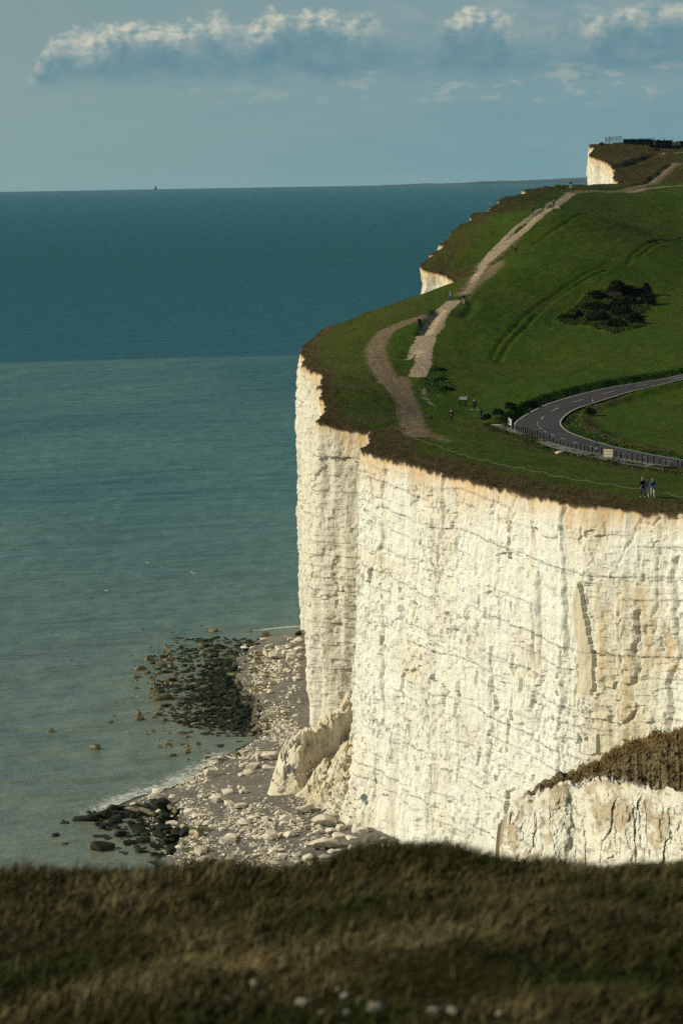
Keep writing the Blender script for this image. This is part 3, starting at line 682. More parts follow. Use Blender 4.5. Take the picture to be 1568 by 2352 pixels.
def wall_hook(Sg, Z, d, dt, orange, buff, fl, j0, j1):
    # tall smooth flake standing proud, its foot and apex traced from the face
    def sz(u, v):
        e = P(np.full(NS, float(u)), np.full(NS, float(v)), Ey)[:, 0] - (Ex - 0.93 * BATTER(Ey) * np.clip(1 - (P(np.full(NS, float(u)), np.full(NS, float(v)), Ey)[:, 2] - .6) / 40, 0, 1) ** 1.1)
        k = np.where((e[:-1] > 0) != (e[1:] > 0))[0]; k = k[(Ey[k] > 282) & (Ey[k] < 365)]
        k = k[0] if len(k) else int(np.argmin(np.abs(e) + 1e3 * (Ey < 282) + 1e3 * (Ey > 365)))
        return S[k], P(u, v, Ey[k])[2]
    def spot(u, v):
        a = sz(u, v); return a
    def zr(l): return [((1900 + x * .3827) * .6272, (2000 + y * .3827) * .6272) for x, y in l]
    Lo = np.array([spot(*q_) for q_ in zr([(577, 335), (540, 430), (518, 560), (500, 660), (525, 800), (540, 900), (545, 1100), (535, 1300), (532, 1430)])]); Ro = np.array([spot(*q_) for q_ in zr([(583, 340), (600, 460), (612, 560), (640, 750), (682, 950), (712, 1130), (700, 1300), (686, 1430)])])
    Lo = Lo[np.argsort(Lo[:, 1])]; Ro = Ro[np.argsort(Ro[:, 1])]; zlo, zhi = max(Lo[0, 1], Ro[0, 1]), min(Lo[-1, 1], Ro[-1, 1])
    rg = fbm(Z / 1.3, Z * 0, octv=3, seed=205) * 1.0
    sl = np.interp(Z, Lo[:, 1], Lo[:, 0]) + rg * .5; sr = np.interp(Z, Ro[:, 1], Ro[:, 0]) + rg * .4; ins = (Z > zlo) & (Z < zhi)
    m = ins & (Sg > sr) & (Sg < sl); r = Sg - sr; wr = 0.0
    f = np.where(m, 1.0, 0.0)
    smoothd = fbm(Sg / 3.0, Z / 6, octv=2, seed=201) * .25
    base_d = np.median(d[m]) if m.any() else 0
    slab = base_d + 0.28 - 0.10 * r + smoothd + fbm(Sg / .7, Z / 1.6, octv=3, seed=202) * .3
    d = np.where(m, slab * 0.85 + d * 0.15, d)
    right = ins & (r <= 0) & (r > -3.0); d = np.where(right, d - 0.22 * (1 + r / 3.0), d)
    buff = np.where(m, 0.75 + 0.5 * fbm(Sg / 1.5, Z / 2.5, octv=3, seed=206), buff); fl = np.where(m, fl * .5, fl)
    # brown rain-stained strip to the right of the flake
    s2 = sz(1440, 1500)[0]
    st = np.exp(-((Sg - s2) / 5.0) ** 2) * sstep(dt, 3, 9) * (1 - sstep(dt, 24, 36)) * (0.55 + 0.7 * sstep(fbm(Sg / 1.0, Z / 5, octv=4, seed=203), -0.1, 0.2))
    buff = np.maximum(buff, np.clip(st, 0, 1)); orange = np.maximum(orange, 0.5 * st * sstep(fbm(Sg / 1.5, Z / 2.0, octv=4, gain=.65, seed=204), -.05, .2))
    s3 = sz(1545, 1500); st = np.exp(-((Sg - s3[0]) / 3.5) ** 2 - ((Z - s3[1]) / 1.8) ** 2)
    orange = np.maximum(orange, 0.8 * st * sstep(fbm(Sg / .8, Z / 2, octv=3, seed=207), -0.1, 0.15)); d -= 0.5 * st
    # stepped gully where the wall turns into the headland
    sc_ = float(np.interp(376, Ey, S)); g = np.exp(-((Sg - sc_) / 5) ** 2) * sstep(dt, 0.5, 4); d -= 1.6 * g
    sw = float(np.interp(361, Ey, S)); fl_ = np.exp(-((Sg - sw) / 5.0) ** 2) * (1 - Z / 13.0).clip(0, 1) ** 1.4; d += 4.2 * fl_ * (0.7 + 1.2 * np.abs(fbm(Sg / 1.6, Z / 12, octv=3, seed=209))); buff = np.maximum(buff, fl_ * .7)
    buff = np.maximum(buff, g * 0.6)
    # slabs low on the corner buttress
    return d, orange, np.clip(buff, 0, 1), fl
J0, J1, J2, J3, J4 = 0, jy(279), jy(440), jy(566), jy(1060)
build_cliff('chalk_cliff_beyond_frame', J0, J1 + 1, 60, detail=False, label='white chalk cliff running on towards the viewer')
build_cliff('chalk_cliff', J1, J2 + 1, 380, hook=wall_hook, label='tall sunlit white chalk cliff with dark flint courses')
build_cliff('chalk_headland', J2, J3 + 1, 230, label='narrow side of the white chalk headland above the sea')
build_cliff('chalk_cliff_far', J3, J4, 110, detail=True, label='far white chalk cliffs stepping up to the hilltop')

# ------------------------------------------------------------------ sea and beach
WL = [(700, 1444), (650, 1452), (600, 1460), (555, 1484), (470, 1512), (400, 1552), (372, 1600), (385, 1650), (430, 1686), (500, 1700), (562, 1686), (575, 1700), (530, 1722), (500, 1742),
      (450, 1788), (380, 1812), (300, 1836), (255, 1856), (215, 1880), (225, 1920), (280, 1955), (350, 1985), (420, 2040), (460, 2120)]
wl = np.array(WL, float); WLp = PZ(wl[:, 0], wl[:, 1], 0.0)[:, :2]
WLr = resample(WLp, 1.0); WLr = np.stack([smooth1(WLr[:, 0], 1.6), smooth1(WLr[:, 1], 1.6)], 1)
WLr[:, 0] += fbm(WLr[:, 1] / 5, WLr[:, 1] * 0, octv=3, seed=300) * 2.0
land_poly = np.vstack([WLr, [[WLr[-1, 0] + 10, 250], [60, 200], [60, WLr[0, 1] + 1], [WLr[0, 0] + 6, WLr[0, 1] + 3]]])
bxs = np.arange(-50, 26, 0.45); bys = np.arange(280, 600, 0.65)
BX, BY = np.meshgrid(bxs, bys, indexing='ij')
DARK1 = np.array([PZ(u, v, 0.6)[:2] for u, v in [(350, 1500), (420, 1475), (560, 1470), (600, 1480), (560, 1520), (560, 1590), (600, 1640), (585, 1705), (490, 1710), (400, 1665), (350, 1600)]])
DARK2 = np.array([PZ(u, v, 0.6)[:2] for u, v in [(190, 1870), (240, 1850), (380, 1850), (420, 1880), (440, 1920), (400, 1965), (300, 1960), (210, 1920)]])
def beach_z(x, y):
    d = dist_poly(x, y, WLr); s = np.where(inside(x, y, land_poly), d, -d)
    z = np.where(s > 0, 3.2 * (1 - np.exp(-s / 14.0)) + 0.02 * s, -0.09 * d)
    xw = x + fbm(x / 4, y / 4, octv=3, seed=306) * 5; yw = y + fbm(x / 4, y / 4, octv=3, seed=307) * 9
    reef = np.maximum(inside(xw, yw, DARK1), inside(xw, yw, DARK2))
    z = np.where(reef, z * 0.12 - 0.10 + fbm(x / 2.2, y / 2.2, octv=3, seed=305) * 0.5, z)
    return z.clip(-3, 9), s
def beach_h(x, y):
    z, s = beach_z(x, y)
    return z + fbm(x / 3.0, y / 3.0, octv=4, seed=310) * 0.35 * sstep(s, -4, 3), s
BZ, BS = beach_h(BX, BY)
wet = np.clip(1 - sstep(BZ, 0.05, 0.5), 0, 1)
xw = BX + fbm(BX / 4, BY / 4, octv=3, seed=306) * 5; yw = BY + fbm(BX / 4, BY / 4, octv=3, seed=307) * 9
wet = np.maximum(wet, np.maximum(inside(xw, yw, DARK1), inside(xw, yw, DARK2)) * 1.0)
def bz_fast(x, y):
    x = np.asarray(x, float); y = np.asarray(y, float)
    fx = np.clip((x - bxs[0]) / 0.45, 0, len(bxs) - 1.001); fy = np.clip((y - bys[0]) / 0.65, 0, len(bys) - 1.001); i = fx.astype(int); j = fy.astype(int); a = fx - i; b = fy - j
    return (BZ[i, j] * (1 - a) + BZ[i + 1, j] * a) * (1 - b) + (BZ[i, j + 1] * (1 - a) + BZ[i + 1, j + 1] * a) * b
me = mesh('beach', np.stack([BX, BY, BZ], -1).reshape(-1, 3), grid_faces(*BX.shape), M_SHINGLE, dict(wet=wet))
link('beach', me, kind='structure', label='grey shingle beach at the foot of the cliff')

def spread(a, b, step, lim, n):
    mid = np.arange(a, b + step, step); l = a - np.geomspace(step, a + lim, n)[::-1] if True else None; r = b + np.geomspace(step, lim - b, n)
    return np.r_[l, mid, r]
gx = spread(-75, 8, 0.8, 26000, 40); gy = np.r_[-2000, -500, 0, 200, np.arange(300, 700, 1.1), 700 + np.geomspace(1, SEA_R - 700, 60)]
GX, GY = np.meshgrid(gx, gy, indexing='ij')
foam = np.zeros(GX.shape); shal = np.zeros(GX.shape)
k = (GX > -76) & (GX < 12) & (GY > 300) & (GY < 640)
d = dist_poly(GX[k], GY[k], WLr); ins_ = inside(GX[k], GY[k], land_poly)
shal[k] = np.where(ins_, 1, np.exp(-d / 7.0))
fz = np.where(ins_, 0.35, np.exp(-d / 2.2) * 0.34) * (0.35 + 1.0 * sstep(fbm(GX[k] / 9, GY[k] / 14, octv=3, seed=320), -0.12, 0.15))
# breakers: the wave reaching the far end of the beach and the wash between the rocks
def pz_line(l): return np.array([PZ(u, v, 0.0)[:2] for u, v in l])
for l, wd, am in (([(585, 1448), (640, 1442), (700, 1437)], 1.1, 0.95), ([(430, 1455), (520, 1450), (590, 1448)], 0.9, 0.55), ([(300, 1530), (340, 1570), (320, 1610)], 4.5, 0.55), ([(270, 1650), (380, 1640), (420, 1700)], 4.0, 0.50),
                  ([(240, 1860), (330, 1820), (470, 1770), (520, 1735)], 5.5, 0.80), ([(100, 1830), (180, 1822), (250, 1828)], 0.8, 0.55)):
    dd = dist_poly(GX[k], GY[k], pz_line(l)); fz = np.maximum(fz, am * np.exp(-(dd / wd) ** 2))
foam[k] = fz
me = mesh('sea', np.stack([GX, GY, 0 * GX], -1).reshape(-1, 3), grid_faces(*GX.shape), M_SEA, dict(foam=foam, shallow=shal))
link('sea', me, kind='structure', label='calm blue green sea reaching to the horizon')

# ------------------------------------------------------------------ rockfall at the foot of the corner
cx_ = np.arange(-13, 10, 0.16); cy_ = np.arange(346, 420, 0.2)
QX, QY = np.meshgrid(cx_, cy_, indexing='ij')
bz_, _ = beach_h(QX, QY)
def lobe(x0, y0, x1, y1, h0, h1, r0, r1, p=1.6):
    ex, ey = x1 - x0, y1 - y0; t = np.clip(((QX - x0) * ex + (QY - y0) * ey) / (ex * ex + ey * ey), 0, 1)
    d = np.hypot(QX - x0 - t * ex, QY - y0 - t * ey); r = r0 + (r1 - r0) * t; h = h0 + (h1 - h0) * t
    return h * (1 - np.clip(d / r, 0, 1) ** p)
wq = fbm(QX / 2.5, QY / 2.5, octv=4, seed=400)
QX0, QY0 = QX, QY; QX = QX + wq * 1.4; QY = QY + fbm(QX / 2.5, QY / 2.5, octv=4, seed=404) * 2.0
hz_ = np.maximum.reduce([lobe(3.0, 402, -2.0, 391, 9.0, 6.2, 5.0, 3.4, 1.5), lobe(-2.0, 391, -5.6, 384, 6.0, 4.4, 3.2, 2.8, 2.8), lobe(-5.6, 384, -6.9, 378, 4.0, 0.8, 2.4, 2.0, 2.2),
                         lobe(2.5, 392, -2.2, 370, 6.0, 1.4, 3.8, 2.6, 1.4), lobe(1.0, 396, -4.2, 375, 4.5, 0.9, 2.2, 1.5, 1.5), lobe(1.0, 376, -1.0, 366, 3.0, 1.0, 3.0, 2.2, 1.4), lobe(1.5, 364, 6.5, 352, 3.0, 2.4, 2.6, 2.4, 1.3)])
QX, QY = QX0, QY0
cid, bd, ox, oy = worley(QX / 0.7 + wq * 2, QY / 0.8, 410); c2, _, o2, p2 = worley(QX / 2.2, QY / 2.4 + wq, 414)
rub = (cid - 0.5) * 0.5 + ox * 0.55 + oy * .4 + (c2 - 0.5) * 0.9 + o2 * .6 + fbm(QX / 0.5, QY / 0.5, octv=3, seed=417) * 0.3
hq = bz_ - 0.5 + np.where(hz_ > 0, hz_ + 0.4, 0) + rub * sstep(hz_, 0.2, 1.5)
buffq = np.clip(0.8 + 1.3 * fbm(QX / 3, QY / 3, octv=3, seed=420) + 0.25 * sstep(QX, -1, 3), 0, 1)
orq = np.clip(sstep(QX, -0.5, 2.5) * 0.35 * sstep(fbm(QX / 1.5, QY / 1.5, octv=3, seed=421), -.1, .2), 0, 1)
zq = np.zeros(QX.shape)
link('chalk_rockfall', mesh('chalk_rockfall', np.stack([QX, QY, hq], -1).reshape(-1, 3), grid_faces(*QX.shape), M_CHALK, dict(flint=zq, orange=orq, soil=zq, buff=buffq), smooth=False),
     label='heap of fallen chalk rubble piled against the foot of the cliff', cat='rockfall')
def foot_z(x, y):
    i = int(np.clip((x - cx_[0]) / 0.16, 0, len(cx_) - 1)); j = int(np.clip((y - cy_[0]) / 0.2, 0, len(cy_) - 1))
    z = float(bz_fast(x, y))
    if cx_[0] < x < cx_[-1] and cy_[0] < y < cy_[-1]: z = max(z, float(hq[i, j]))
    return z

# ------------------------------------------------------------------ boulders
def hull_mesh(name, mat, npts, flat, seed, jitter=0.28):
    rnd = random.Random(seed); bm = bmesh.new()
    for _ in range(npts):
        z = rnd.uniform(-1, 1); a = rnd.uniform(0, 2 * math.pi); r = math.sqrt(1 - z * z); q = 1 - rnd.random() * jitter
        x, y = r * math.cos(a), r * math.sin(a)
        x = math.copysign(abs(x) ** 0.75, x); y = math.copysign(abs(y) ** 0.75, y); z = math.copysign(abs(z) ** 0.75, z)
        bm.verts.new((x * q, y * q * 0.85, z * q * flat))
    r = bmesh.ops.convex_hull(bm, input=bm.verts)
    bmesh.ops.delete(bm, geom=[v for v in bm.verts if not v.link_faces], context='VERTS')
    m = bpy.data.meshes.new(name); bm.to_mesh(m); bm.free(); m.materials.append(mat)
    return m
PROTO = {}
for key, mat in (('boulder', M_BOULDER), ('mossy', M_MOSSY), ('tan', M_TAN), ('weed', M_WEED)):
    PROTO[key] = [hull_mesh('rock_%s_shape' % key, mat, 30, random.uniform(0.5, 0.85), 1000 + i + hash(key) % 1 * 0 + len(key) * 50) for i in range(9)]
LAB = {'boulder': ('chalk_boulder', 'pale chalk boulder lying loose on the grey shingle beach', 'boulder', 'loose chalk boulders on the beach'),
       'mossy': ('stained_boulder', 'yellowish chalk boulder with green weed on its top', 'boulder', 'green topped boulders beside the weedy reef'),
       'tan': ('wet_rock', 'small brown wet rock at the edge of the sea', 'rock', 'brown rocks along the water edge'),
       'weed': ('weedy_rock', 'nearly black seaweed covered rock in a dark reef', 'rock', 'seaweed covered rocks of the two dark reefs')}
PIX = 1 / FPX
def rock_at(key, u, v, px, label=None, gp_=None, sq=None, sink=0.2, rz=None, tilt=0.3, group=True, flat=None):
    z = 0.5
    for _ in range(4):
        p = PZ(u, v, z); z = foot_z(p[0], p[1])
    z = max(z, -0.15)
    p = PZ(u, v, z); sz = px * 0.66 * p[1] * PIX
    me = random.choice(PROTO[key])
    nm, lb, ct, gp = LAB[key]
    s3 = sq or (random.uniform(.85, 1.25), random.uniform(.8, 1.2), random.uniform(.65, 1.0))
    return link(nm, me, label=label or lb, cat=ct, group=(gp_ or gp) if group else None, loc=(p[0], p[1], z + sz * s3[2] * (0.55 - sink)),
                rot=(random.uniform(-tilt, tilt), random.uniform(-tilt, tilt), random.uniform(0, 6.28) if rz is None else rz), scale=(sz * s3[0], sz * s3[1], sz * s3[2]))
def z4(l): return [((850 + a * .41454) * .6272, (2500 + b * .41454) * .6272) for a, b in l]
def zb(a, b): return ((450 + a * .44643) * .6272, (2250 + b * .44643) * .6272)
def zc(a, b): return ((150 + a * .44643) * .6272, (2700 + b * .44643) * .6272)
k4 = .41454 * .6272; kb = .44643 * .6272
# boulders one can point at
for (a, b, px), lb, key, sq in [
    ((350, 640, 175), 'largest squarish chalk boulder resting on others beside the rockfall', 'boulder', (1.0, 0.9, 0.85)),
    ((238, 670, 100), 'upright pointed chalk boulder leaning against the largest squarish one', 'boulder', (0.6, 0.8, 1.5)),
    ((330, 740, 110), 'flat chalk slab propped under the largest squarish boulder', 'boulder', (1.2, 0.7, 0.5)),
    ((190, 740, 110), 'rounded chalk boulder below the upright pointed one', 'boulder', (1, .9, .9)),
    ((150, 790, 90), 'bright low chalk block at the front of the boulder cluster', 'boulder', (1.2, .8, .7)),
    ((560, 500, 110), 'tall pale chalk block standing at the top of the rockfall', 'boulder', (.8, .8, 1.3)),
    ((605, 605, 70), 'small rounded chalk block on the crest of the rockfall', 'boulder', (1, .9, .9)),
    ((690, 420, 130), 'brown stained block wedged under the cliff overhang', 'mossy', (1.2, .9, .8)),
    ((635, 1110, 160), 'long chalk ridge block at the toe of the rockfall', 'boulder', (1.5, .7, .8)),
    ((815, 1230, 190), 'biggest cracked chalk block below the corner of the cliff', 'boulder', (1.0, 1.0, .95)),
    ((1095, 1290, 110), 'square chalk block set against the foot of the wall', 'boulder', (.9, .8, 1.1)),
    ((810, 1420, 200), 'broad pale boulder half hidden by the foreground grass', 'boulder', (1.3, 1, .75)),
    ((545, 1225, 80), 'chalk boulder in front of the toe of the rockfall', 'boulder', (1, .9, .8)),
    ((180, 1190, 95), 'chalk boulder at the left of the bouldery shingle below the rockfall', 'boulder', (1.2, .9, .7))]:
    u, v = z4([(a, b)])[0]; rock_at(key, u, v + px * k4 * .2, px * k4, label=lb, sq=sq, group=False)
for (a, b, px), lb, key, sq in [
    ((738, 135, 90), 'larger of two brown rocks standing out of the sea beyond the reef', 'tan', (1.1, .9, .9)),
    ((1042, 135, 60), 'upright brown rock where the breaking wave begins', 'tan', (.8, .8, 1.3)),
    ((1165, 160, 120), 'long dark flat rock beside the breaking wave', 'tan', (1.5, .8, .6)),
    ((1440, 160, 60), 'black rock tucked against the far foot of the headland', 'weed', (1, 1, 1.1)),
    ((1105, 395, 90), 'cube shaped boulder with a dark green cap on the shingle', 'mossy', (1, .95, 1.1)),
    ((955, 485, 140), 'low long boulder with a dark green top by the reef', 'mossy', (1.5, .8, .55)),
    ((1075, 460, 75), 'yellow angular boulder beside the low green topped one', 'mossy', (1, .9, .9)),
    ((1250, 340, 110), 'largest pale boulder in the pile against the headland', 'boulder', (1.1, .9, .95)),
    ((1385, 350, 100), 'pointed pale boulder in the pile against the headland', 'boulder', (.9, .8, 1.2)),
    ((118, 865, 90), 'rounded brown rock alone in the shallows', 'tan', (1, 1, .95)),
    ((140, 445, 110), 'flat brown rock at the seaward tip of the reef', 'tan', (1.3, .9, .6)),
    ((300, 675, 170), 'long low brown ledge washed by the sea', 'tan', (1.8, .6, .4))]:
    px *= 0.8 if key == 'tan' else 1.0
    u, v = zb(a, b); rock_at(key, u, v + px * kb * .2, px * kb, label=lb, sq=sq, group=False)
for (a, b, px), lb, key, sq in [
    ((505, 890, 190), 'biggest black weedy boulder standing in the nearest water', 'weed', (1.1, .9, .75)),
    ((360, 660, 160), 'black wedge shaped rock pointing out to sea from the near reef', 'weed', (1.3, .8, .55)),
    ((505, 640, 150), 'tall black rock at the outer top of the near reef', 'weed', (1, .9, .9)),
    ((640, 625, 110), 'black ridge rock on the far side of the near reef', 'weed', (1.1, .8, .7)),
    ((195, 700, 75), 'rounded black rock apart in the sea beyond the near reef', 'weed', (1, .9, .6)),
    ((122, 805, 80), 'black green rock farthest out in the nearest water', 'weed', (1.1, .9, .6)),
    ((450, 80, 110), 'brown rock ringed by wash out in the shallows', 'tan', (1.2, .8, .7)),
    ((990, 590, 110), 'dark green weedy boulder at the inland end of the near reef', 'weed', (1.1, .9, .7)),
    ((1405, 300, 110), 'tilted brown slab at the seaward edge of the shingle', 'boulder', (1.3, .6, .9)),
    ((1325, 480, 100), 'single white boulder on open grey shingle', 'boulder', (1.2, .9, .7)),
    ((1265, 780, 110), 'boulder with a dark green cap on the white stony beach', 'mossy', (1, .9, .9)),
    ((1530, 840, 150), 'cluster forming broad white boulder on the near beach', 'boulder', (1.2, 1, .75)),
    ((1090, 580, 110), 'pale square boulder touching the dark near reef', 'mossy', (1.1, .9, .9)),
    ((850, 590, 190), 'long pale slab behind the dark near reef', 'mossy', (1.6, .7, .45))]:
    u, v = zc(a, b); rock_at(key, u, v + px * kb * .2, px * kb, label=lb, sq=sq, group=False)
def which(lb, u, v, px):
    sz = 'large' if px > 21 else 'middling' if px > 13 else 'small'
    if 'near beach' in lb: return '%s white chalk boulder on the near beach, %s' % (sz, 'next to the black near reef' if u < 450 else 'out on the middle of the stones' if u < 600 else 'close below the rockfall')
    if 'within the far reef' in lb: return '%s nearly black weedy rock of the far reef, %s' % (sz, 'on its seaward side' if u < 440 else 'in its dense core' if u < 530 else 'on its shingle side')
    if 'within the near reef' in lb: return '%s black weedy rock of the near reef, %s' % (sz, 'on its seaward side' if u < 290 else 'in its middle' if u < 360 else 'on its beach side')
    if 'seaward fringe' in lb or 'seaward half' in lb: return '%s %s, %s' % (sz, lb, 'towards its far end' if v < 1540 else 'about halfway along' if v < 1640 else 'towards its near end')
    if 'between far reef' in lb: return '%s pale chalk boulder between far reef and headland, %s' % (sz if sz != 'large' else 'middling', 'near the piled boulders' if v < 1560 else 'on the open shingle strip')
    return lb
def scatter(key, poly, n, lo, hi, power=2.2, thin=None):
    pu = np.array(poly, float); c = 0; lo_, hi_ = pu.min(0), pu.max(0)
    out = []
    while c < n:
        u = random.uniform(lo_[0], hi_[0]); v = random.uniform(lo_[1], hi_[1])
        if not inside(np.array([u]), np.array([v]), pu)[0]: continue
        if thin and random.random() > thin(u, v): continue
        out.append((u, v, lo + (hi - lo) * random.random() ** power)); c += 1
    return out
A_WHITE = [(545, 1490), (600, 1474), (690, 1455), (690, 1640), (668, 1690), (620, 1700), (580, 1690), (600, 1640), (560, 1580)]
A_PILE = [(605, 1490), (690, 1470), (690, 1545), (630, 1550)]
A_LOW = [(270, 1850), (450, 1790), (560, 1810), (640, 1870), (760, 1900), (770, 1985), (420, 1990), (400, 1900)]
A_EDGE = [(450, 1795), (520, 1745), (590, 1700), (640, 1720), (600, 1760), (560, 1800), (520, 1830)]
A_DARK = [(352, 1510), (400, 1482), (560, 1468), (600, 1482), (565, 1520), (550, 1570), (600, 1635), (588, 1692), (500, 1695), (410, 1665), (352, 1600)]
A_DARK2 = [(200, 1868), (260, 1852), (400, 1850), (430, 1885), (430, 1925), (400, 1965), (310, 1962), (270, 1925), (215, 1890)]
A_TAN = [(300, 1520), (380, 1485), (440, 1470), (430, 1510), (370, 1560), (370, 1640), (420, 1690), (480, 1720), (560, 1735), (480, 1760), (380, 1740), (330, 1680), (300, 1600)]
A_TAN2 = [(540, 1560), (580, 1600), (620, 1650), (620, 1690), (560, 1690), (585, 1650), (550, 1600)]
sc = [('boulder', A_WHITE, 50, 7, 20, 'small pale chalk boulder on the shingle strip between far reef and headland', 'chalk boulders between the far reef and the headland'),
      ('boulder', A_PILE, 28, 12, 26, 'pale chalk boulder heaped in the pile against the headland foot', 'chalk boulders piled at the headland foot'),
      ('boulder', A_LOW, 112, 9, 32, 'white chalk boulder on the near beach below the rockfall', 'chalk boulders of the near beach'),
      ('boulder', A_EDGE, 22, 7, 18, 'white chalk boulder at the wave line beside open grey shingle', 'chalk boulders at the wave line'),
      ('mossy', [(540, 1500), (620, 1490), (640, 1560), (600, 1640), (560, 1600)], 26, 9, 24, 'yellowish boulder with green weed on top beside the far reef', 'green topped boulders beside the far reef'),
      ('mossy', [(400, 1900), (480, 1880), (500, 1960), (420, 1980)], 24, 12, 28, 'yellowish boulder with green weed on top beside the near reef', 'green topped boulders beside the near reef'),
      ('tan', A_TAN, 100, 7, 22, 'brown wet rock on the seaward fringe of the far reef', 'brown rocks fringing the far reef'),
      ('tan', A_TAN2, 50, 8, 18, 'brown rock between the black far reef and the white stones', 'brown rocks between reef and shingle'),
      ('tan', [(340, 1530), (400, 1490), (520, 1470), (520, 1560), (470, 1620), (500, 1690), (400, 1665), (345, 1600)], 90, 7, 19, 'olive brown rock in the seaward half of the far reef', 'brown rocks in the seaward half of the far reef'),
      ('weed', A_DARK, 190, 8, 21, 'small nearly black weedy rock within the far reef', 'seaweed covered rocks of the far reef'),
      ('weed', A_DARK2, 85, 13, 36, 'black weedy rock within the near reef above the grass', 'seaweed covered rocks of the near reef')]
for key, poly, n, lo, hi, lb_, g_ in sc:
    for u, v, px in scatter(key, poly, n, lo, hi): rock_at(key, u, v, px, label=which(lb_, u, v, px), gp_=g_)
for u, v, px in [(400, 1441, 9), (462, 1440, 9), (330, 1447, 7), (395, 1455, 12), (160, 1483, 7), (163, 1519, 10), (265, 1615, 12), (262, 1647, 14), (252, 1663, 16), (120, 1684, 22), (316, 1652, 16), (218, 1714, 18),
                 (132, 1722, 6), (147, 1888, 12), (130, 1918, 14), (150, 1942, 16), (270, 1978, 9), (345, 1650, 14), (80, 1500, 5), (235, 1780, 6), (300, 1688, 10), (66, 1518, 5)]:
    rock_at('tan' if v < 1750 else 'weed', u, v, px, sink=0.3, label='brown rock standing alone in open shallow water' if v < 1750 else 'black rock standing alone in the nearest water', gp_='rocks alone in the shallows' if v < 1750 else 'black rocks alone in the nearest water')

for u, v, px in scatter('boulder', [(730, 1875), (830, 1895), (900, 1935), (900, 1970), (720, 1955)], 24, 12, 28): rock_at('boulder', u, v, px, label='chalk boulder fallen at the foot of the long wall', gp_='chalk boulders at the foot of the wall', sink=.3)
RF = [(632, 1800), (700, 1715), (800, 1665), (822, 1740), (800, 1850), (750, 1895), (650, 1855)]
for u, v, px in scatter('boulder', RF, 26, 8, 22): rock_at('boulder', u, v, px, label='angular chalk block lodged in the rockfall heap', gp_='chalk blocks lodged in the rockfall', sink=.35)
for u, v, px in scatter('boulder', [(640, 1870), (760, 1915), (800, 1985), (560, 1985), (560, 1900)], 24, 12, 30): rock_at('boulder', u, v, px, label=which('near beach', u, v, px), gp_='chalk boulders of the near beach')
def foot_zv(x, y):
    z = bz_fast(x, y); i = np.clip(((x - cx_[0]) / 0.16).astype(int), 0, len(cx_) - 1); j = np.clip(((y - cy_[0]) / 0.2).astype(int), 0, len(cy_) - 1)
    return np.where((x > cx_[0]) & (x < cx_[-1]) & (y > cy_[0]) & (y < cy_[-1]), np.maximum(z, hq[i, j]), z)
def stone_mass(name, key, lst, label, cat):
    """thousands of small stones in one mesh, each a low hull"""
    src = []
    for me in [hull_mesh('stone_shape', PROTO[key][0].materials[0], 13, .7, 3000 + i) for i in range(5)]:
        v = np.array([x.co for x in me.vertices]); me.calc_loop_triangles(); f = np.array([t.vertices for t in me.loop_triangles]); src.append((v, f))
    VV = []; FF = []; n = 0
    pts = np.array(lst); p = PZ(pts[:, 0], pts[:, 1], 0.5)
    for _ in range(3):
        z = foot_zv(p[:, 0], p[:, 1]); p = PZ(pts[:, 0], pts[:, 1], z)
    z = np.maximum(z, -0.1)
    for i in range(len(pts)):
        v, f = src[i % 5]; s = pts[i, 2] * .62 * p[i, 1] * PIX; a = random.uniform(0, 6.28); c, q = math.cos(a), math.sin(a)
        k = np.array([random.uniform(.8, 1.3), random.uniform(.8, 1.2), random.uniform(.6, 1.0)]) * s; w_ = v * k
        w_ = np.stack([w_[:, 0] * c - w_[:, 1] * q, w_[:, 0] * q + w_[:, 1] * c, w_[:, 2]], 1) + np.array([p[i, 0], p[i, 1], z[i] + 0.2 * s])
        VV.append(w_); FF.append(f + n); n += len(v)
    link(name, mesh(name, np.vstack(VV), np.vstack(FF), PROTO[key][0].materials[0], smooth=False), label=label, cat=cat, kind='stuff')
A_ALLW = [(480, 1745), (560, 1720), (600, 1690), (560, 1600), (545, 1500), (690, 1450), (690, 1680), (640, 1740), (625, 1850), (760, 1905), (770, 1990), (400, 1995), (300, 1850)]
stone_mass('small_chalk_stones', 'boulder', scatter('b', A_ALLW, 6200, 3, 9.5, 1.9, lambda u, v: (0.15 if (500 < u < 640 and 1745 < v < 1850) else 1.0) * float(sstep(fbm(np.array([u / 28.]), np.array([v / 22.]), octv=3, seed=800)[0], -.16, .14))), 'small white chalk stones strewn over the shingle', 'stones')
stone_mass('rockfall_rubble', 'boulder', scatter('b', RF, 900, 2.5, 8, 1.8), 'small broken chalk rubble covering the rockfall heap', 'rubble')
stone_mass('small_weed_rocks', 'weed', scatter('w', A_DARK, 2100, 5, 14, 2.0, lambda u, v: 1.0 if u > 425 + 40 * math.sin(v / 30.) else 0.3) + scatter('w', A_DARK2, 480, 6, 16), 'small dark weedy stones between the rocks of the reefs', 'stones')
stone_mass('small_brown_stones', 'tan', scatter('t', A_TAN, 420, 3, 9) + scatter('t', A_TAN2, 260, 3, 9) + scatter('t', A_DARK, 380, 4, 10), 'small brown wet stones along the water edge', 'stones')

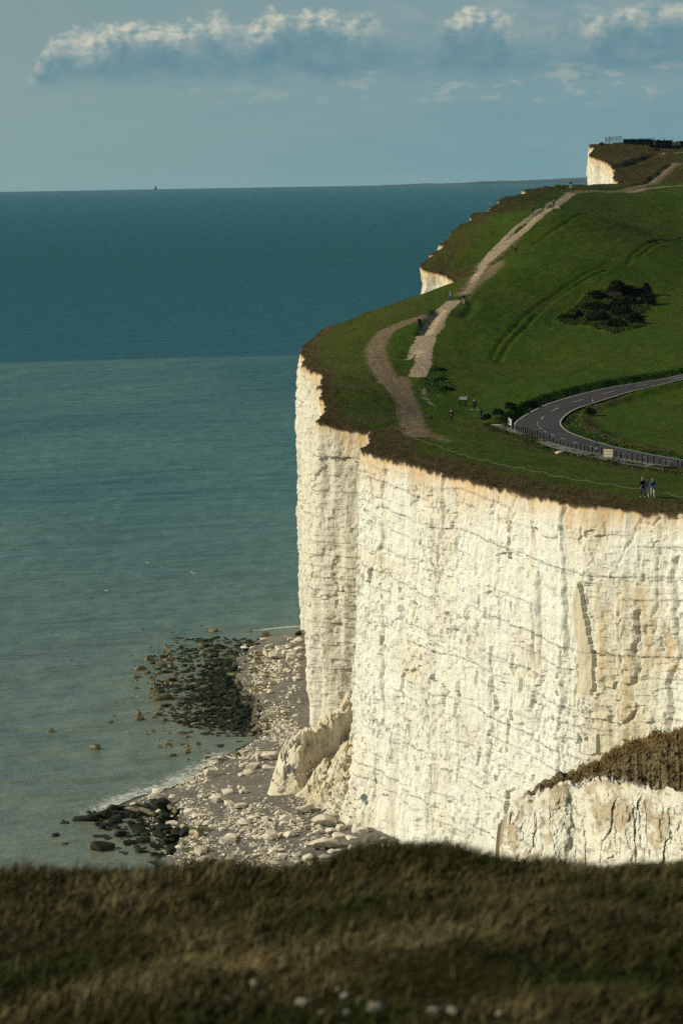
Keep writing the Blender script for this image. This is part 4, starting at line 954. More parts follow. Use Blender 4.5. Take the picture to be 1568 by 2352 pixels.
# ------------------------------------------------------------------ road
def gsm(xy): return ground(xy[:, 0], xy[:, 1]) + 0.06
M_ASPH, t, b = material('asphalt')
p = t.pos(); n = t.noise(p, 30, 3, 0.6); n2 = t.noise(p, 0.5, 4)
t.put(b.inputs['Base Color'], t.mix(t.lin(n2, .3, .7), (0.030, 0.029, 0.027), (0.050, 0.047, 0.043))); b.inputs['Roughness'].default_value = 0.9; b.inputs['Specular IOR Level'].default_value = 0.2
t.put(b.inputs['Normal'], t.bump(n, 0.4, 0.01))
M_PAINT = simple('road_paint', (0.46, 0.43, 0.34), 0.7, 0.35, 2)
M_GRAVEL = simple('gravel', (0.15, 0.135, 0.115), 0.95, 0.4, 2.0)
NW = 13
f_ = np.linspace(0, 1, NW)
RP = RO2[:, None] * (1 - f_)[None, :, None] + RI2[:, None] * f_[None, :, None]
rz_ = ground(RP[..., 0], RP[..., 1]); rz_ = np.stack([smooth1(rz_[:, k], 5) for k in range(NW)], 1) + 0.06
road = link('road', mesh('road', np.dstack([RP, rz_]).reshape(-1, 3), grid_faces(NR, NW), M_ASPH), kind='structure', label='dark asphalt road bending sharply on the down')
def road_pt(i, f):
    i0 = np.clip(np.floor(i).astype(int), 0, NR - 2); a = i - i0; g = f * (NW - 1); g0 = np.clip(np.floor(g).astype(int), 0, NW - 2); h = g - g0
    RPz = np.dstack([RP, rz_])
    def at(ii, gg): return RPz[ii, gg]
    return ((at(i0, g0) * (1 - a)[:, None] + at(i0 + 1, g0) * a[:, None]) * (1 - h)[:, None] + (at(i0, g0 + 1) * (1 - a)[:, None] + at(i0 + 1, g0 + 1) * a[:, None]) * h[:, None])
def stripe(name, i0, i1, f, wd, n=8, parent=road):
    ii = np.linspace(i0, i1, n); c = road_pt(ii, np.full(n, f)); t_ = np.gradient(c, axis=0); t_ /= np.linalg.norm(t_[:, :2], axis=1)[:, None]
    nn = np.stack([-t_[:, 1], t_[:, 0], 0 * t_[:, 0]], 1) * wd / 2
    V = np.stack([c + nn, c - nn], 1).reshape(-1, 3) + np.array([0, 0, 0.012])
    link(name, mesh(name, V, grid_faces(n, 2), M_PAINT), parent=parent)
seglen = np.linalg.norm(np.diff(RP[:, NW // 2], axis=0), axis=1); rs = np.r_[0, np.cumsum(seglen)]
bend0 = int(NR * 0.50)
stripe('edge_line', 0, NR * 0.62, 0.025, 0.15, 160)
stripe('edge_line', 0, NR - 1, 0.975, 0.14, 220)
s_ = 2.0
while s_ < rs[-1] - 3:
    a, b_ = np.interp([s_, s_ + 2.6], rs, np.arange(NR)); stripe('centre_dash', a, b_, 0.5, 0.12, 5); s_ += 7.2
# gravel lay-by between the posts and the grass
pl = resample(POST_LINE, 1.0); ve = VERGE
kk = np.linspace(0, 1, 60)
def atk(p, k): d = np.r_[0, np.cumsum(np.linalg.norm(np.diff(p[:, :2], axis=0), axis=1))]; return np.stack([np.interp(k * d[-1], d, p[:, c]) for c in (0, 1)], 1)
PA, PB = atk(RO2[int(NR * .58):int(NR * .93)], kk), atk(ve, kk)
ly = PA[:, None] * (1 - np.linspace(-.02, 1, 6))[None, :, None] + PB[:, None] * np.linspace(-.02, 1, 6)[None, :, None]
link('gravel_verge', mesh('gravel_verge', np.dstack([ly, ground(ly[..., 0], ly[..., 1]) + 0.045 + 0.03]).reshape(-1, 3), grid_faces(60, 6), M_GRAVEL), kind='structure', label='grey gravel strip outside the roadside posts')

# ------------------------------------------------------------------ roadside posts
M_POST = simple('weathered_timber', (0.050, 0.042, 0.030), 0.85, 0.4, 9)
M_POSTTOP = simple('cut_timber', (0.24, 0.20, 0.13), 0.85, 0.3, 9)
mb = MB(); mb.tube([(0, 0, -0.3), (0, 0, 0.84), (0, 0, 0.90)], [0.11, 0.11, 0.085], 8); POSTM = mb.me('post_shaft', M_POST)
mb = MB(); mb.tube([(0, 0, 0.895), (0, 0, 0.92)], [0.08, 0.06], 8); POSTC = mb.me('post_cap', M_POSTTOP)
posts_px = [370, 386, 402, 418, 434, 449, 465, 482, 500, 519, 541, 564, 586, 607, 630, 656, 681, 708, 737, 765, 795, 824, 857, 883, 911, 978, 1085, 1121, 1159, 1197, 1235, 1273, 1312, 1353, 1395, 1437, 1479, 1521, 1553]
def posty(x): return np.interp(x, [340, 370, 470, 640, 856, 978, 1121, 1273, 1395, 1553], [440, 453, 490, 538, 596, 622, 648, 680, 692, 712])
for k, x in enumerate(posts_px + [1595, 1640, 1690]):
    u, v = z3([(x, posty(x))])[0]; q = cast(u, v) if u < 1568 else cast(u, v)
    o = empty('roadside_post', (q[0], q[1], zat(q[0], q[1]) + 0.02), random.uniform(0, 6), label='short dark timber post in the row along the outer bend of the road', cat='post', group='timber posts along the road')
    o.rotation_euler = (random.uniform(-.04, .04), random.uniform(-.04, .04), random.uniform(0, 6)); o.scale = (1, 1, random.uniform(.98, 1.12))
    link('shaft', POSTM, parent=o); link('cap', POSTC, parent=o)

# ------------------------------------------------------------------ near chalk bluff, lower right
BY0 = 84.0
ub = np.r_[np.linspace(1150, 1700, 250), np.linspace(1710, 2300, 60)]
edge_v = np.interp(ub, [1150, 1180, 1200, 1240, 1300, 1380, 1450, 1568, 1750, 2300], [1905, 1880, 1852, 1832, 1808, 1796, 1800, 1815, 1840, 1840])
top_v = np.interp(ub, [1150, 1180, 1200, 1240, 1300, 1350, 1400, 1440, 1500, 1568, 1700, 2300], [1898, 1866, 1836, 1810, 1782, 1764, 1738, 1716, 1694, 1676, 1640, 1600])
wob = fbm(ub / 60, ub * 0, octv=3, seed=500)
fy = BY0 + wob * 1.0 + np.interp(ub, [1150, 1162, 1180, 1568, 2300], [34, 16, 7, -1, -10])
by = fy + np.interp(ub, [1150, 1200, 1300, 1450, 2300], [1.0, 1.5, 4.5, 9, 14])
edge_v = edge_v + fbm(ub / 30, ub * 0, octv=4, gain=.6, seed=530) * 44; top_v = top_v + fbm(ub / 26, ub * 0, octv=4, gain=.65, seed=531) * 16
E3 = P(ub, edge_v, fy); T3 = P(ub, top_v, by)
rows = []; at_v = []; at_d = []
NF, NTOP = 240, 70
for k in range(NF):                                     # face, from the foot up
    f = k / (NF - 1); z0_ = 49.0; z = np.minimum(z0_, E3[:, 2] - .5) + (E3[:, 2] - np.minimum(z0_, E3[:, 2] - .5)) * f if k else np.full(len(ub), 30.0)
    rows.append(np.stack([E3[:, 0], E3[:, 1] - (E3[:, 2] - z) * 0.16, z], 1)); at_d.append(E3[:, 2] - z); at_v.append(np.full(len(ub), -1.0))
for k in range(1, NTOP):                                # vegetated slope
    f = k / (NTOP - 1); q = E3 * (1 - f) + T3 * f; q[:, 2] += 0.5 * math.sin(math.pi * f) * (T3[:, 2] - E3[:, 2]) * 0.3
    rows.append(q); at_d.append(np.zeros(len(ub))); at_v.append(np.full(len(ub), f))
for k in range(1, 12):
    f = k / 11; q = T3.copy(); q[:, 1] += 14 * f; q[:, 2] -= 16 * f * f; rows.append(q); at_d.append(np.zeros(len(ub))); at_v.append(np.full(len(ub), 1.0))
R_ = np.array(rows); AV = np.array(at_v); AD = np.array(at_d)
Xn, Zn, Yn = R_[..., 0], R_[..., 2], R_[..., 1]
faceM = AV < 0
arc = np.r_[0, np.cumsum(np.hypot(np.diff(E3[:, 0]), np.diff(E3[:, 1])))]; Xn_ = Xn; Xn = np.repeat(arc[None], len(Xn), 0)
cid, bd, ox, oy = worley(Xn / 0.3 + fbm(Xn / .4, Zn / .4, octv=2, seed=503) * 1.8, Zn / 0.32 + fbm(Xn / .4, Zn / .4, octv=2, seed=504) * 1.8, 505); c2, _, o2, p2 = worley(Xn / 1.2 + fbm(Xn, Zn, octv=2, seed=506), Zn / 1.2 + fbm(Xn, Zn, octv=2, seed=507), 508)
dd = (cid - .5) * .025 + ox * .05 + (c2 - .5) * .04 + o2 * .08 + fbm(Xn / 0.22, Zn / 0.25, octv=4, gain=.65, seed=510) * 0.17 + fbm(Xn / 1.5, Zn / 3, octv=2, seed=511) * .5
R_[..., 1] += np.where(faceM, -dd, 0) * sstep(AD + np.where(faceM, 0, 9), 0, 0.5)
R_[..., 2] += np.where(faceM, 0, (fbm(Xn / 0.35, Yn / 0.5, octv=4, gain=.6, seed=513) * 0.35 + (cid - .5) * .06) * sstep(AV, 0, .08))
Xn = Xn_
veg = np.where(faceM, 0, sstep(AV + fbm(Xn / .5, Yn / .8, octv=3, seed=515) * .5 + (Xn - 6.6) * .32, 0.18, 0.42))
veg = np.where(AD > 0, 0, veg)
hang = sstep(fbm(Xn / .45 + 3, Zn / .9, octv=5, gain=.65, seed=517) + 0.16 - AD * .16, 0.06, 0.2) * (AD < 2.2) * faceM
R_[..., 0] += fbm(Zn / .35, Yn / .6 + 5, octv=4, gain=.6, seed=545) * 0.45 * np.exp(-np.clip(ub - 1165, 0, 999) / 18)[None] * faceM
orb = np.clip(hang * 0.28 + np.where(faceM, 0, 0.12) + np.exp(-AD / 0.15) * faceM * .15, 0, 1) * (1 - veg)
R_[..., 0] += fbm(Zn / 1.0, Yn * 0 + 2, octv=4, gain=.6, seed=541) * 0.5 * np.exp(-np.clip(ub - 1165, 0, 999) / 40)[None] * faceM
sp_ = sstep(vnoise(Xn / .07, Zn / .09 + Yn, seed=520), 0.62, 0.9) * 0.5
zr = np.zeros(Xn.shape)
link('chalk_bluff', mesh('chalk_bluff', R_.reshape(-1, 3), grid_faces(*Xn.shape), M_BLUFF, dict(veg=veg, flint=sp_, orange=orb, soil=hang * .25, buff=hang * .4 + .1), smooth=False),
     kind='structure', label='near chalk bluff with a brown weedy slope on top')

# ------------------------------------------------------------------ foliage material and blades
def blade_material(name, c0, c1, c2, rough=0.8):
    m, t, b = material(name)
    h = t.attr('tint'); n = t.noise(t.pos(), 1.2, 4, 0.6)
    c = t.mix(t.lin(h, 0.0, 0.5), c0, c1); c = t.mix(t.lin(h, 0.5, 1.0), c, c2)
    c = t.mix(t.m('MULTIPLY', t.lin(n, 0.4, 0.7), 0.35), c, tuple(x * 0.5 for x in c1))
    t.put(b.inputs['Base Color'], c); b.inputs['Roughness'].default_value = rough; b.inputs['Specular IOR Level'].default_value = 0.1
    return m
def blades(base, length, lean, width, tint, droop=0.3):
    """base (n,3), lean (n,2) plan vector of the tip, width (n): two-segment blades"""
    n = len(base); a = RNG.uniform(0, 2 * np.pi, n); wv = np.stack([np.cos(a), np.sin(a), 0 * a], 1) * width[:, None] / 2
    mid = base + np.c_[lean * 0.35, length * 0.62]; tip = base + np.c_[lean, length * (1 - droop * RNG.random(n))]
    V = np.stack([base - wv, base + wv, mid + wv * .75, mid - wv * .75, tip], 1).reshape(-1, 3)
    i = np.arange(n)[:, None] * 5
    F = np.vstack([np.c_[i, i + 1, i + 2], np.c_[i, i + 2, i + 3], np.c_[i + 3, i + 2, i + 4]])
    return V, F, np.repeat(tint, 5)

# rank grass and herbs of the downland: one mass of tufts
M_RANK = blade_material('rank_grass', (0.030, 0.032, 0.009), (0.062, 0.046, 0.018), (0.115, 0.085, 0.038))
M_HERB = blade_material('verge_herbs', (0.012, 0.030, 0.004), (0.026, 0.062, 0.007), (0.060, 0.095, 0.018))
def surf_points(weight, n):
    """random points on the downland grid with the given weight"""
    area = np.gradient(Ey)[:, None] * np.gradient(off)[None, :]
    w_ = (weight * area * (TX < 118) * (TY > 284) * (TY < 1030)).ravel(); w_ = np.cumsum(w_); k = np.searchsorted(w_, RNG.random(n) * w_[-1])
    j, i = np.unravel_index(k, TX.shape); i = np.clip(i, 0, NC - 2); j = np.clip(j, 0, NS - 2); a = RNG.random(n)
    x = TX[j, i] * (1 - a) + TX[j, i + 1] * a; z = TZ[j, i] * (1 - a) + TZ[j, i + 1] * a
    return np.stack([x, TY[j, i], z], 1)
lod = np.clip(420.0 / TY, 0.3, 1.4) ** 1.5
rk = surf_points(np.where(inn, 0, rank * (1 - np.maximum(dirt, chalky))) * lod, 26000)
fringe = np.zeros(TX.shape); fringe[:, :4] = 6.0; rk = np.vstack([rk, surf_points(fringe, 9000)])
n = len(rk); L = RNG.uniform(.08, .26, n)
V1, F1, T1 = blades(rk - [0, 0, .03], L, RNG.normal(0, 1, (n, 2)) * .12 + [.12, 0], RNG.uniform(.03, .08, n) * np.clip(rk[:, 1] / 400, 1, 2), RNG.random(n))
link('rank_grass', mesh('rank_grass', V1, F1, M_RANK, dict(tint=T1), smooth=False), kind='stuff', label='rough brown grass along the cliff top', cat='grass')
hb = surf_points(np.where(inn, 0, lush * (1 - np.maximum(dirt, chalky)) * (1 + 3 * scr)) * lod, 22000); n = len(hb)
V1, F1, T1 = blades(hb - [0, 0, .03], RNG.uniform(.08, .28, n), RNG.normal(0, 1, (n, 2)) * .16, RNG.uniform(.10, .24, n), RNG.random(n))
link('verge_herbs', mesh('verge_herbs', V1, F1, M_HERB, dict(tint=T1), smooth=False), kind='stuff', label='green verge herbs beside the road', cat='herbs')

# ------------------------------------------------------------------ scrub: bushes as stems and leaf clumps
M_LEAF = blade_material('bramble_leaves', (0.006, 0.012, 0.003), (0.014, 0.026, 0.005), (0.034, 0.045, 0.012))
M_STEM = simple('stem', (0.05, 0.035, 0.02), 0.9)
def bush(u, v, wpx, hpx, label, n=900, tone=0.0, grp='bushes of the scrub patch on the green slope', cat='bush', name='bramble_bush'):
    q = cast(u, v); k = q[1] * PIX; rx = wpx / 2 * k; h = hpx * k; ry = max(rx * .8, 0.5)
    root = empty(name, (q[0], q[1], zat(q[0], q[1]) - .05), label=label, cat=cat, group=grp)
    mb = MB()
    for s_ in range(5):
        a = random.uniform(0, 6.28); mb.tube([(0, 0, 0), (rx * .25 * math.cos(a), ry * .25 * math.sin(a), h * .4), (rx * .6 * math.cos(a), ry * .6 * math.sin(a), h * .75)], [.05, .035, .015], 5)
    link('stem', mb.me('bush_stem', M_STEM), parent=root)
    th = RNG.uniform(0, 2 * np.pi, n); r = RNG.random(n) ** .4; zz = RNG.random(n) ** .8
    lob = 0.75 + 0.5 * vnoise(np.cos(th) * 2 + u, np.sin(th) * 2 + v, zz * 3, seed=3)
    rad = np.sqrt(np.clip(1 - (zz * .96) ** 2, 0.02, 1)) * r * lob
    c = np.stack([rad * np.cos(th) * rx, rad * np.sin(th) * ry, zz * h * (0.75 + .45 * vnoise(rad * np.cos(th) * 2.5 + u, rad * np.sin(th) * 2.5, seed=9))], 1)
    sz = RNG.uniform(.06, .17, n); d1 = RNG.normal(0, 1, (n, 3)); d1 /= np.linalg.norm(d1, axis=1)[:, None]; d2 = np.cross(d1, RNG.normal(0, 1, (n, 3))); d2 /= np.linalg.norm(d2, axis=1)[:, None]
    V = np.stack([c - d1 * sz[:, None], c + d2 * sz[:, None] * .6, c + d1 * sz[:, None], c - d2 * sz[:, None] * .6], 1).reshape(-1, 3)
    link('foliage', mesh('bush_foliage', V, np.arange(4 * n).reshape(-1, 4), M_LEAF, dict(tint=np.repeat(np.clip(RNG.random(n) * .7 + tone, 0, 1), 4)), smooth=False), parent=root)
def zs(a, b): return ((2000 + a * .287) * .6272, (1000 + b * .287) * .6272)
ks = .287 * .6272
for a, b, wd, ht, lb, tn in [(900, 300, 290, 150, 'tallest dark bush behind the bench in the scrub patch', -.1), (1050, 300, 260, 120, 'broad dark bush right behind the bench in the scrub patch', -.1), (1270, 270, 130, 130, 'rounded dark bush at the upper right of the scrub patch', -.1),
                             (1170, 290, 170, 80, 'low dark bush bridging to the rounded bush at the right', -.05), (640, 330, 260, 90, 'low green bush left of the bench', .1), (1290, 400, 220, 130, 'dark bush at the right end of the scrub patch', 0),
                             (1050, 400, 220, 90, 'leafy green bush just below the bench', .25), (620, 470, 420, 90, 'long low bush below and left of the bench', 0), (900, 440, 260, 90, 'dark bush directly below the bench', -.05),
                             (410, 570, 110, 80, 'small dark bush near the left tip of the scrub patch', -.1), (660, 620, 330, 110, 'low tangled bush in the lower middle of the scrub patch', .15), (950, 560, 330, 120, 'tangled olive bush in the middle of the scrub patch', .15),
                             (1120, 650, 280, 120, 'brownish bush at the lower right corner of the scrub patch', .2), (860, 700, 380, 90, 'low bush along the bottom edge of the scrub patch', .2), (260, 580, 260, 60, 'low brownish bush at the left tip of the scrub patch', .3)]:
    u, v = zs(a, b); bush(u, v, wd * ks, ht * ks, lb, n=int(900 + wd * 4), tone=tn)
for x, y, wd, ht, lb in [(160, 365, 90, 40, 'green bush beside the blue waymark post'), (240, 375, 110, 48, 'dark bush by the left end of the post row'), (330, 330, 110, 45, 'bush on the bank above the gate panel'),
                         (470, 285, 120, 40, 'bush on the bank over the road bend'), (900, 345, 90, 50, 'brown bush inside the road bend')]:
    u, v = z3([(x, y)])[0]; bush(u, v, wd * .32, ht * .32, lb, n=500, tone=.1, grp='bushes beside the road')
for x, y, wd, ht, lb in [(1350, 610, 120, 26, 'scrubby bush above the information board'), (1400, 700, 150, 34, 'brown scrubby bush left of the information board'), (1340, 520, 110, 22, 'low bush beside the end of the chalk path')]:
    u, v = z8([(x, y)])[0]; bush(u, v, wd * .248, ht * .248, lb, n=420, tone=.2, grp='bushes above the information board')

# ------------------------------------------------------------------ foreground turf
fxs = np.linspace(-7, 7, 200); fys = np.linspace(2.5, 30, 220)
FX, FY = np.meshgrid(fxs, fys, indexing='ij')
LIPY = 17.0
lu = np.array([-2000, 0, 100, 200, 380, 640, 740, 780, 850, 960, 1050, 1150, 1250, 1400, 1568, 3500]); lv = np.array([2005, 2005, 2012, 2020, 2012, 2008, 1995, 1968, 1958, 1948, 1945, 1968, 1980, 1985, 1975, 1975])
lipP = P(lu, lv + 14, np.full(len(lu), LIPY))
def fore_z(x, y):
    zl = np.interp(x * LIPY / np.maximum(LIPY, 1), lipP[:, 0], lipP[:, 2])
    zn = CAM_H - 1.75 - 0.02 * x
    t = np.clip((y - 2.5) / (LIPY - 2.5), 0, 1); z = zn + (zl - zn) * t ** 1.0
    z = np.where(y > LIPY, zl - 0.10 * (y - LIPY) - 0.09 * (y - LIPY) ** 2, z)
    return z + fbm(x / 1.3, y / 1.6, octv=3, seed=600) * .16 * sstep(y, 3, 7) + fbm(x / .3, y / .4, octv=2, seed=601) * .04
FZ = fore_z(FX, FY)
M_FORE, t, b = material('foreground_soil')
n = t.noise(t.pos(), 3.0, 5, .65)
t.put(b.inputs['Base Color'], t.mix(t.lin(n, .35, .65), (0.012, 0.012, 0.004), (0.034, 0.026, 0.010))); b.inputs['Roughness'].default_value = 1; b.inputs['Specular IOR Level'].default_value = 0
link('foreground_ground', mesh('foreground_ground', np.stack([FX, FY, FZ], -1).reshape(-1, 3), grid_faces(*FX.shape), M_FORE), kind='structure', label='dark turf slope in the blurred foreground')
M_FG = blade_material('foreground_blades', (0.022, 0.034, 0.003), (0.054, 0.044, 0.012), (0.22, 0.172, 0.078))
def fore_points(n, y0, y1):
    y = y0 + (y1 - y0) * RNG.random(n) ** .9; x = (RNG.random(n) * 2 - 1) * (0.125 * y + .8); return np.stack([x, y, fore_z(x, y)], 1)
fp = fore_points(100000, 5.5, 19.0); n = len(fp)
brown = sstep(fp[:, 1] + fbm(fp[:, 0] / .8, fp[:, 1] / 1.2, octv=3, seed=610) * 7, 9.5, 14)
clump = sstep(fbm(fp[:, 0] / .35, fp[:, 1] / .55, octv=3, seed=612), -.12, .2)
L = (0.035 + 0.05 * RNG.random(n)) * (0.55 + .75 * clump) * (0.75 + .5 * brown)
lean = RNG.normal(0, 1, (n, 2)) * .045 + np.array([.05, -.01])
tint = np.clip(0.04 + .42 * brown + .50 * (RNG.random(n) - .45) + 1.5 * (fbm(fp[:, 0] / .6, fp[:, 1] / .8, octv=3, seed=614)) , 0, 1)
V1, F1, T1 = blades(fp - [0, 0, .008], L, lean, RNG.uniform(.004, .009, n), tint)
link('foreground_grass', mesh('foreground_grass', V1, F1, M_FG, dict(tint=T1), smooth=False), kind='stuff', label='dark brown and green grass in the blurred foreground', cat='grass')
# taller dead stems on the lip
st = np.vstack([fore_points(420, 15.5, 17.3), fore_points(700, 10.0, 16.5)]); n = len(st)
V1, F1, T1 = blades(st, RNG.uniform(.04, .11, n), RNG.normal(0, 1, (n, 2)) * .04 + [.03, 0], np.full(n, .006), RNG.uniform(.45, 1.0, n))
link('dead_stems', mesh('dead_stems', V1, F1, M_FG, dict(tint=T1), smooth=False), kind='stuff', label='thin dead stems standing on the foreground lip', cat='grass')
# pale flints lying in the grass at the bottom
M_FLINT = rock_material('foreground_flint', (0.13, 0.12, 0.085), (0.25, 0.225, 0.165))
FL = [hull_mesh('flint_shape', M_FLINT, 26, .65, 2000 + i, .18) for i in range(5)]
def fz_at(u, v):
    ys = np.arange(4, 18, .02); p = P(np.full(ys.shape, float(u)), np.full(ys.shape, float(v)), ys); k = np.where(p[:, 2] <= fore_z(p[:, 0], p[:, 1]))[0]
    return p[k[0]] if len(k) else p[-1]
for u, v, px, lb in [(590, 2280, 38, 'pale oval flint standing on edge in the foreground grass'), (605, 2300, 24, 'small flint just below the pale oval one'), (523, 2312, 28, 'whitish round flint, leftmost of the bright foreground stones'), (697, 2322, 42, 'brownish flint low in the foreground grass'),
                     (740, 2344, 24, 'small pale flint right of the brownish one'), (779, 2288, 22, 'small flint on top of the central foreground group'), (790, 2304, 26, 'dull flint beneath the small central one'), (826, 2318, 34, 'bright squarish flint in the central foreground group'),
                     (800, 2346, 30, 'flint at the bottom edge under the bright squarish one'), (864, 2338, 52, 'largest foreground flint at the bottom edge'), (1044, 2344, 42, 'pale flint at the bottom edge right of the largest one'), (1000, 2346, 46, 'low wide flint at the bottom edge between two pale ones'),
                     (1150, 2346, 28, 'rightmost pale flint at the bottom edge'), (186, 2314, 26, 'dim flint alone at the lower left')]:
    p = fz_at(u, v); s = px * .5 * p[1] * PIX
    link('flint', random.choice(FL), label=lb, cat='stone', group='pale flints in the foreground grass', loc=(p[0], p[1], p[2] + s * .55 + .015), rot=(random.uniform(-.4, .4), random.uniform(-.4, .4), random.uniform(0, 6)), scale=(s, s, s * random.uniform(.8, 1.1)))
# weeds and stones on the near bluff
kx = np.where(veg.ravel() > .45)[0]; pick = RNG.choice(kx, 26000); bp = R_.reshape(-1, 3)[pick] + RNG.normal(0, .06, (26000, 3)) * [1, 1, 0]
keep = (bp[:, 0] < 13); bp = bp[keep]; n = len(bp); hgt = 0.02 + .10 * sstep(AV.ravel()[pick][keep], .6, .95) * sstep(bp[:, 0], 5.6, 7.0)
V1, F1, T1 = blades(bp, hgt * RNG.uniform(.6, 1.3, n), RNG.normal(0, 1, (n, 2)) * .05 + [.03, 0], RNG.uniform(.012, .03, n), np.clip(RNG.random(n) * .6 + .25 * (hgt > .06) + .3, 0, 1))
link('bluff_weeds', mesh('bluff_weeds', V1, F1, blade_material('bluff_weed', (0.050, 0.060, 0.012), (0.12, 0.080, 0.026), (0.24, 0.15, 0.05)), dict(tint=T1), smooth=False), kind='stuff', label='brown weeds growing on the near chalk bluff', cat='weeds')

# ------------------------------------------------------------------ people and dogs (skin-modifier figures)
def skin_mesh(name, nodes, edges, mat, sub=1, root=0):
    """nodes: {key: ((x, y, z), rx, ry)}"""
    keys = list(nodes); ix = {k: i for i, k in enumerate(keys)}
    me = bpy.data.meshes.new(name); me.from_pydata([nodes[k][0] for k in keys], [(ix[a], ix[b]) for a, b in edges], [])
    o = bpy.data.objects.new(name + '_tmp', me); COL.objects.link(o)
    md = o.modifiers.new('skin', 'SKIN'); md.use_smooth_shade = True; md.branch_smoothing = 0.4
    for i, k in enumerate(keys):
        sv = me.skin_vertices[0].data[i]; sv.radius = nodes[k][1:3]; sv.use_root = (i == root)
    ss = o.modifiers.new('sub', 'SUBSURF'); ss.levels = sub; ss.render_levels = sub
    dg = bpy.context.evaluated_depsgraph_get(); out = bpy.data.meshes.new_from_object(o.evaluated_get(dg)); out.name = name
    bpy.data.objects.remove(o); out.materials.clear(); out.materials.append(mat)
    return out
M_SKIN = simple('skin', (0.42, 0.26, 0.18), 0.6, 0.1)
def cloth(name, c): return simple(name, c, 0.85, 0.2, 12)
MC = {k: cloth('cloth_' + k, c) for k, c in dict(black=(0.012, 0.012, 0.014), navy=(0.012, 0.018, 0.035), blue=(0.035, 0.085, 0.16), pale_blue=(0.16, 0.26, 0.33), pink=(0.34, 0.24, 0.22), grey=(0.12, 0.12, 0.11), white=(0.55, 0.53, 0.48),
      jeans=(0.03, 0.055, 0.10), khaki=(0.11, 0.10, 0.06), teal=(0.02, 0.07, 0.08), cream=(0.42, 0.38, 0.30), dark_hair=(0.015, 0.010, 0.007), fair_hair=(0.22, 0.15, 0.07), grey_hair=(0.22, 0.20, 0.17)).items()}
def person(q, head, hgt, label, top_='black', leg='jeans', hair='dark_hair', stride=0.0, arm=0.15, bag=None, group=None, shoe='black', long_coat=False):
    """q ground point, head = heading (0 faces +Y), stride in metres between the feet"""
    root = empty('person', q, -head, label=label, cat='person', group=group)
    k = hgt / 1.72; s = stride / 2
    def n(x, y, z, r, r2=None): return ((x * k, y * k, z * k), r * k, (r2 or r) * k)
    kn = 0.04 + abs(s) * .25
    J = dict(pelvis=n(0, 0, .95, .13, .10), waist=n(0, .01, 1.08, .125, .095), chest=n(0, .01, 1.30, .155, .105), neck0=n(0, .01, 1.44, .07, .06), neck=n(0, .015, 1.50, .052), head0=n(0, .03, 1.57, .075, .085), head1=n(0, .03, 1.65, .078, .092), crown=n(0, .02, 1.71, .05, .06),
             hipl=n(-.09, 0, .90, .085), hipr=n(.09, 0, .90, .085), kneel=n(-.10, s * .55 + kn, .49, .06), kneer=n(.10, -s * .45 + kn, .49, .06), ankl=n(-.10, s, .09, .042), ankr=n(.10, -s, .09 + (.05 if s else 0), .042),
             toel=n(-.11, s + .16, .035, .035, .03), toer=n(.11, -s + .15, .035, .035, .03),
             shl=n(-.19, .01, 1.41, .058), shr=n(.19, .01, 1.41, .058), ell=n(-.25, -.03 - arm, 1.13, .044), elr=n(.25, -.03 + arm, 1.13, .044), wrl=n(-.24, .08 - arm * 1.3, .89, .028), wrr=n(.24, .08 + arm * 1.3, .89, .028),
             pml=n(-.235, .10 - arm * 1.35, .84, .034, .018), pmr=n(.235, .10 + arm * 1.35, .84, .034, .018))
    E = [('pelvis', 'waist'), ('waist', 'chest'), ('chest', 'neck0'), ('neck0', 'neck'), ('neck', 'head0'), ('head0', 'head1'), ('head1', 'crown'), ('pelvis', 'hipl'), ('pelvis', 'hipr'), ('hipl', 'kneel'), ('hipr', 'kneer'), ('kneel', 'ankl'), ('kneer', 'ankr'),
         ('ankl', 'toel'), ('ankr', 'toer'), ('chest', 'shl'), ('chest', 'shr'), ('shl', 'ell'), ('shr', 'elr'), ('ell', 'wrl'), ('elr', 'wrr'), ('wrl', 'pml'), ('wrr', 'pmr')]
    for sd, pm in (('l', 'pml'), ('r', 'pmr')):
        (px_, py_, pz_), _, _ = J[pm]; g = -1 if sd == 'l' else 1
        for f, (dy, ln) in enumerate(((.030, .075), (.010, .085), (-.010, .080), (-.028, .062))):
            J['f%s%d' % (sd, f)] = ((px_, py_ + dy * k, pz_ - ln * .55 * k), .009 * k, .009 * k); J['g%s%d' % (sd, f)] = ((px_ - g * .018 * k, py_ + (dy + .012) * k, pz_ - ln * k), .008 * k, .008 * k)
            E += [(pm, 'f%s%d' % (sd, f)), ('f%s%d' % (sd, f), 'g%s%d' % (sd, f))]
        J['t' + sd] = ((px_ - g * .01 * k, py_ + .055 * k, pz_ - .015 * k), .010 * k, .010 * k); E.append((pm, 't' + sd))
    link('body', skin_mesh('body', J, E, M_SKIN), parent=root)
    def grow(keys, m): return {q_: (J[q_][0], J[q_][1] + m * k, J[q_][2] + m * k) for q_ in keys}
    T = grow(['chest', 'waist', 'pelvis', 'neck0', 'shl', 'shr', 'ell', 'elr', 'wrl', 'wrr'], .022)
    TE = [('pelvis', 'waist'), ('waist', 'chest'), ('chest', 'neck0'), ('chest', 'shl'), ('chest', 'shr'), ('shl', 'ell'), ('shr', 'elr'), ('ell', 'wrl'), ('elr', 'wrr')]
    if long_coat: T['hem'] = ((0, 0, .62 * k), .19 * k, .15 * k); TE.append(('pelvis', 'hem'))
    link('jacket', skin_mesh('jacket', T, TE, MC[top_]), parent=root)
    G = grow(['pelvis', 'hipl', 'hipr', 'kneel', 'kneer', 'ankl', 'ankr'], .014)
    link('trousers', skin_mesh('trousers', G, [('pelvis', 'hipl'), ('pelvis', 'hipr'), ('hipl', 'kneel'), ('hipr', 'kneer'), ('kneel', 'ankl'), ('kneer', 'ankr')], MC[leg]), parent=root)
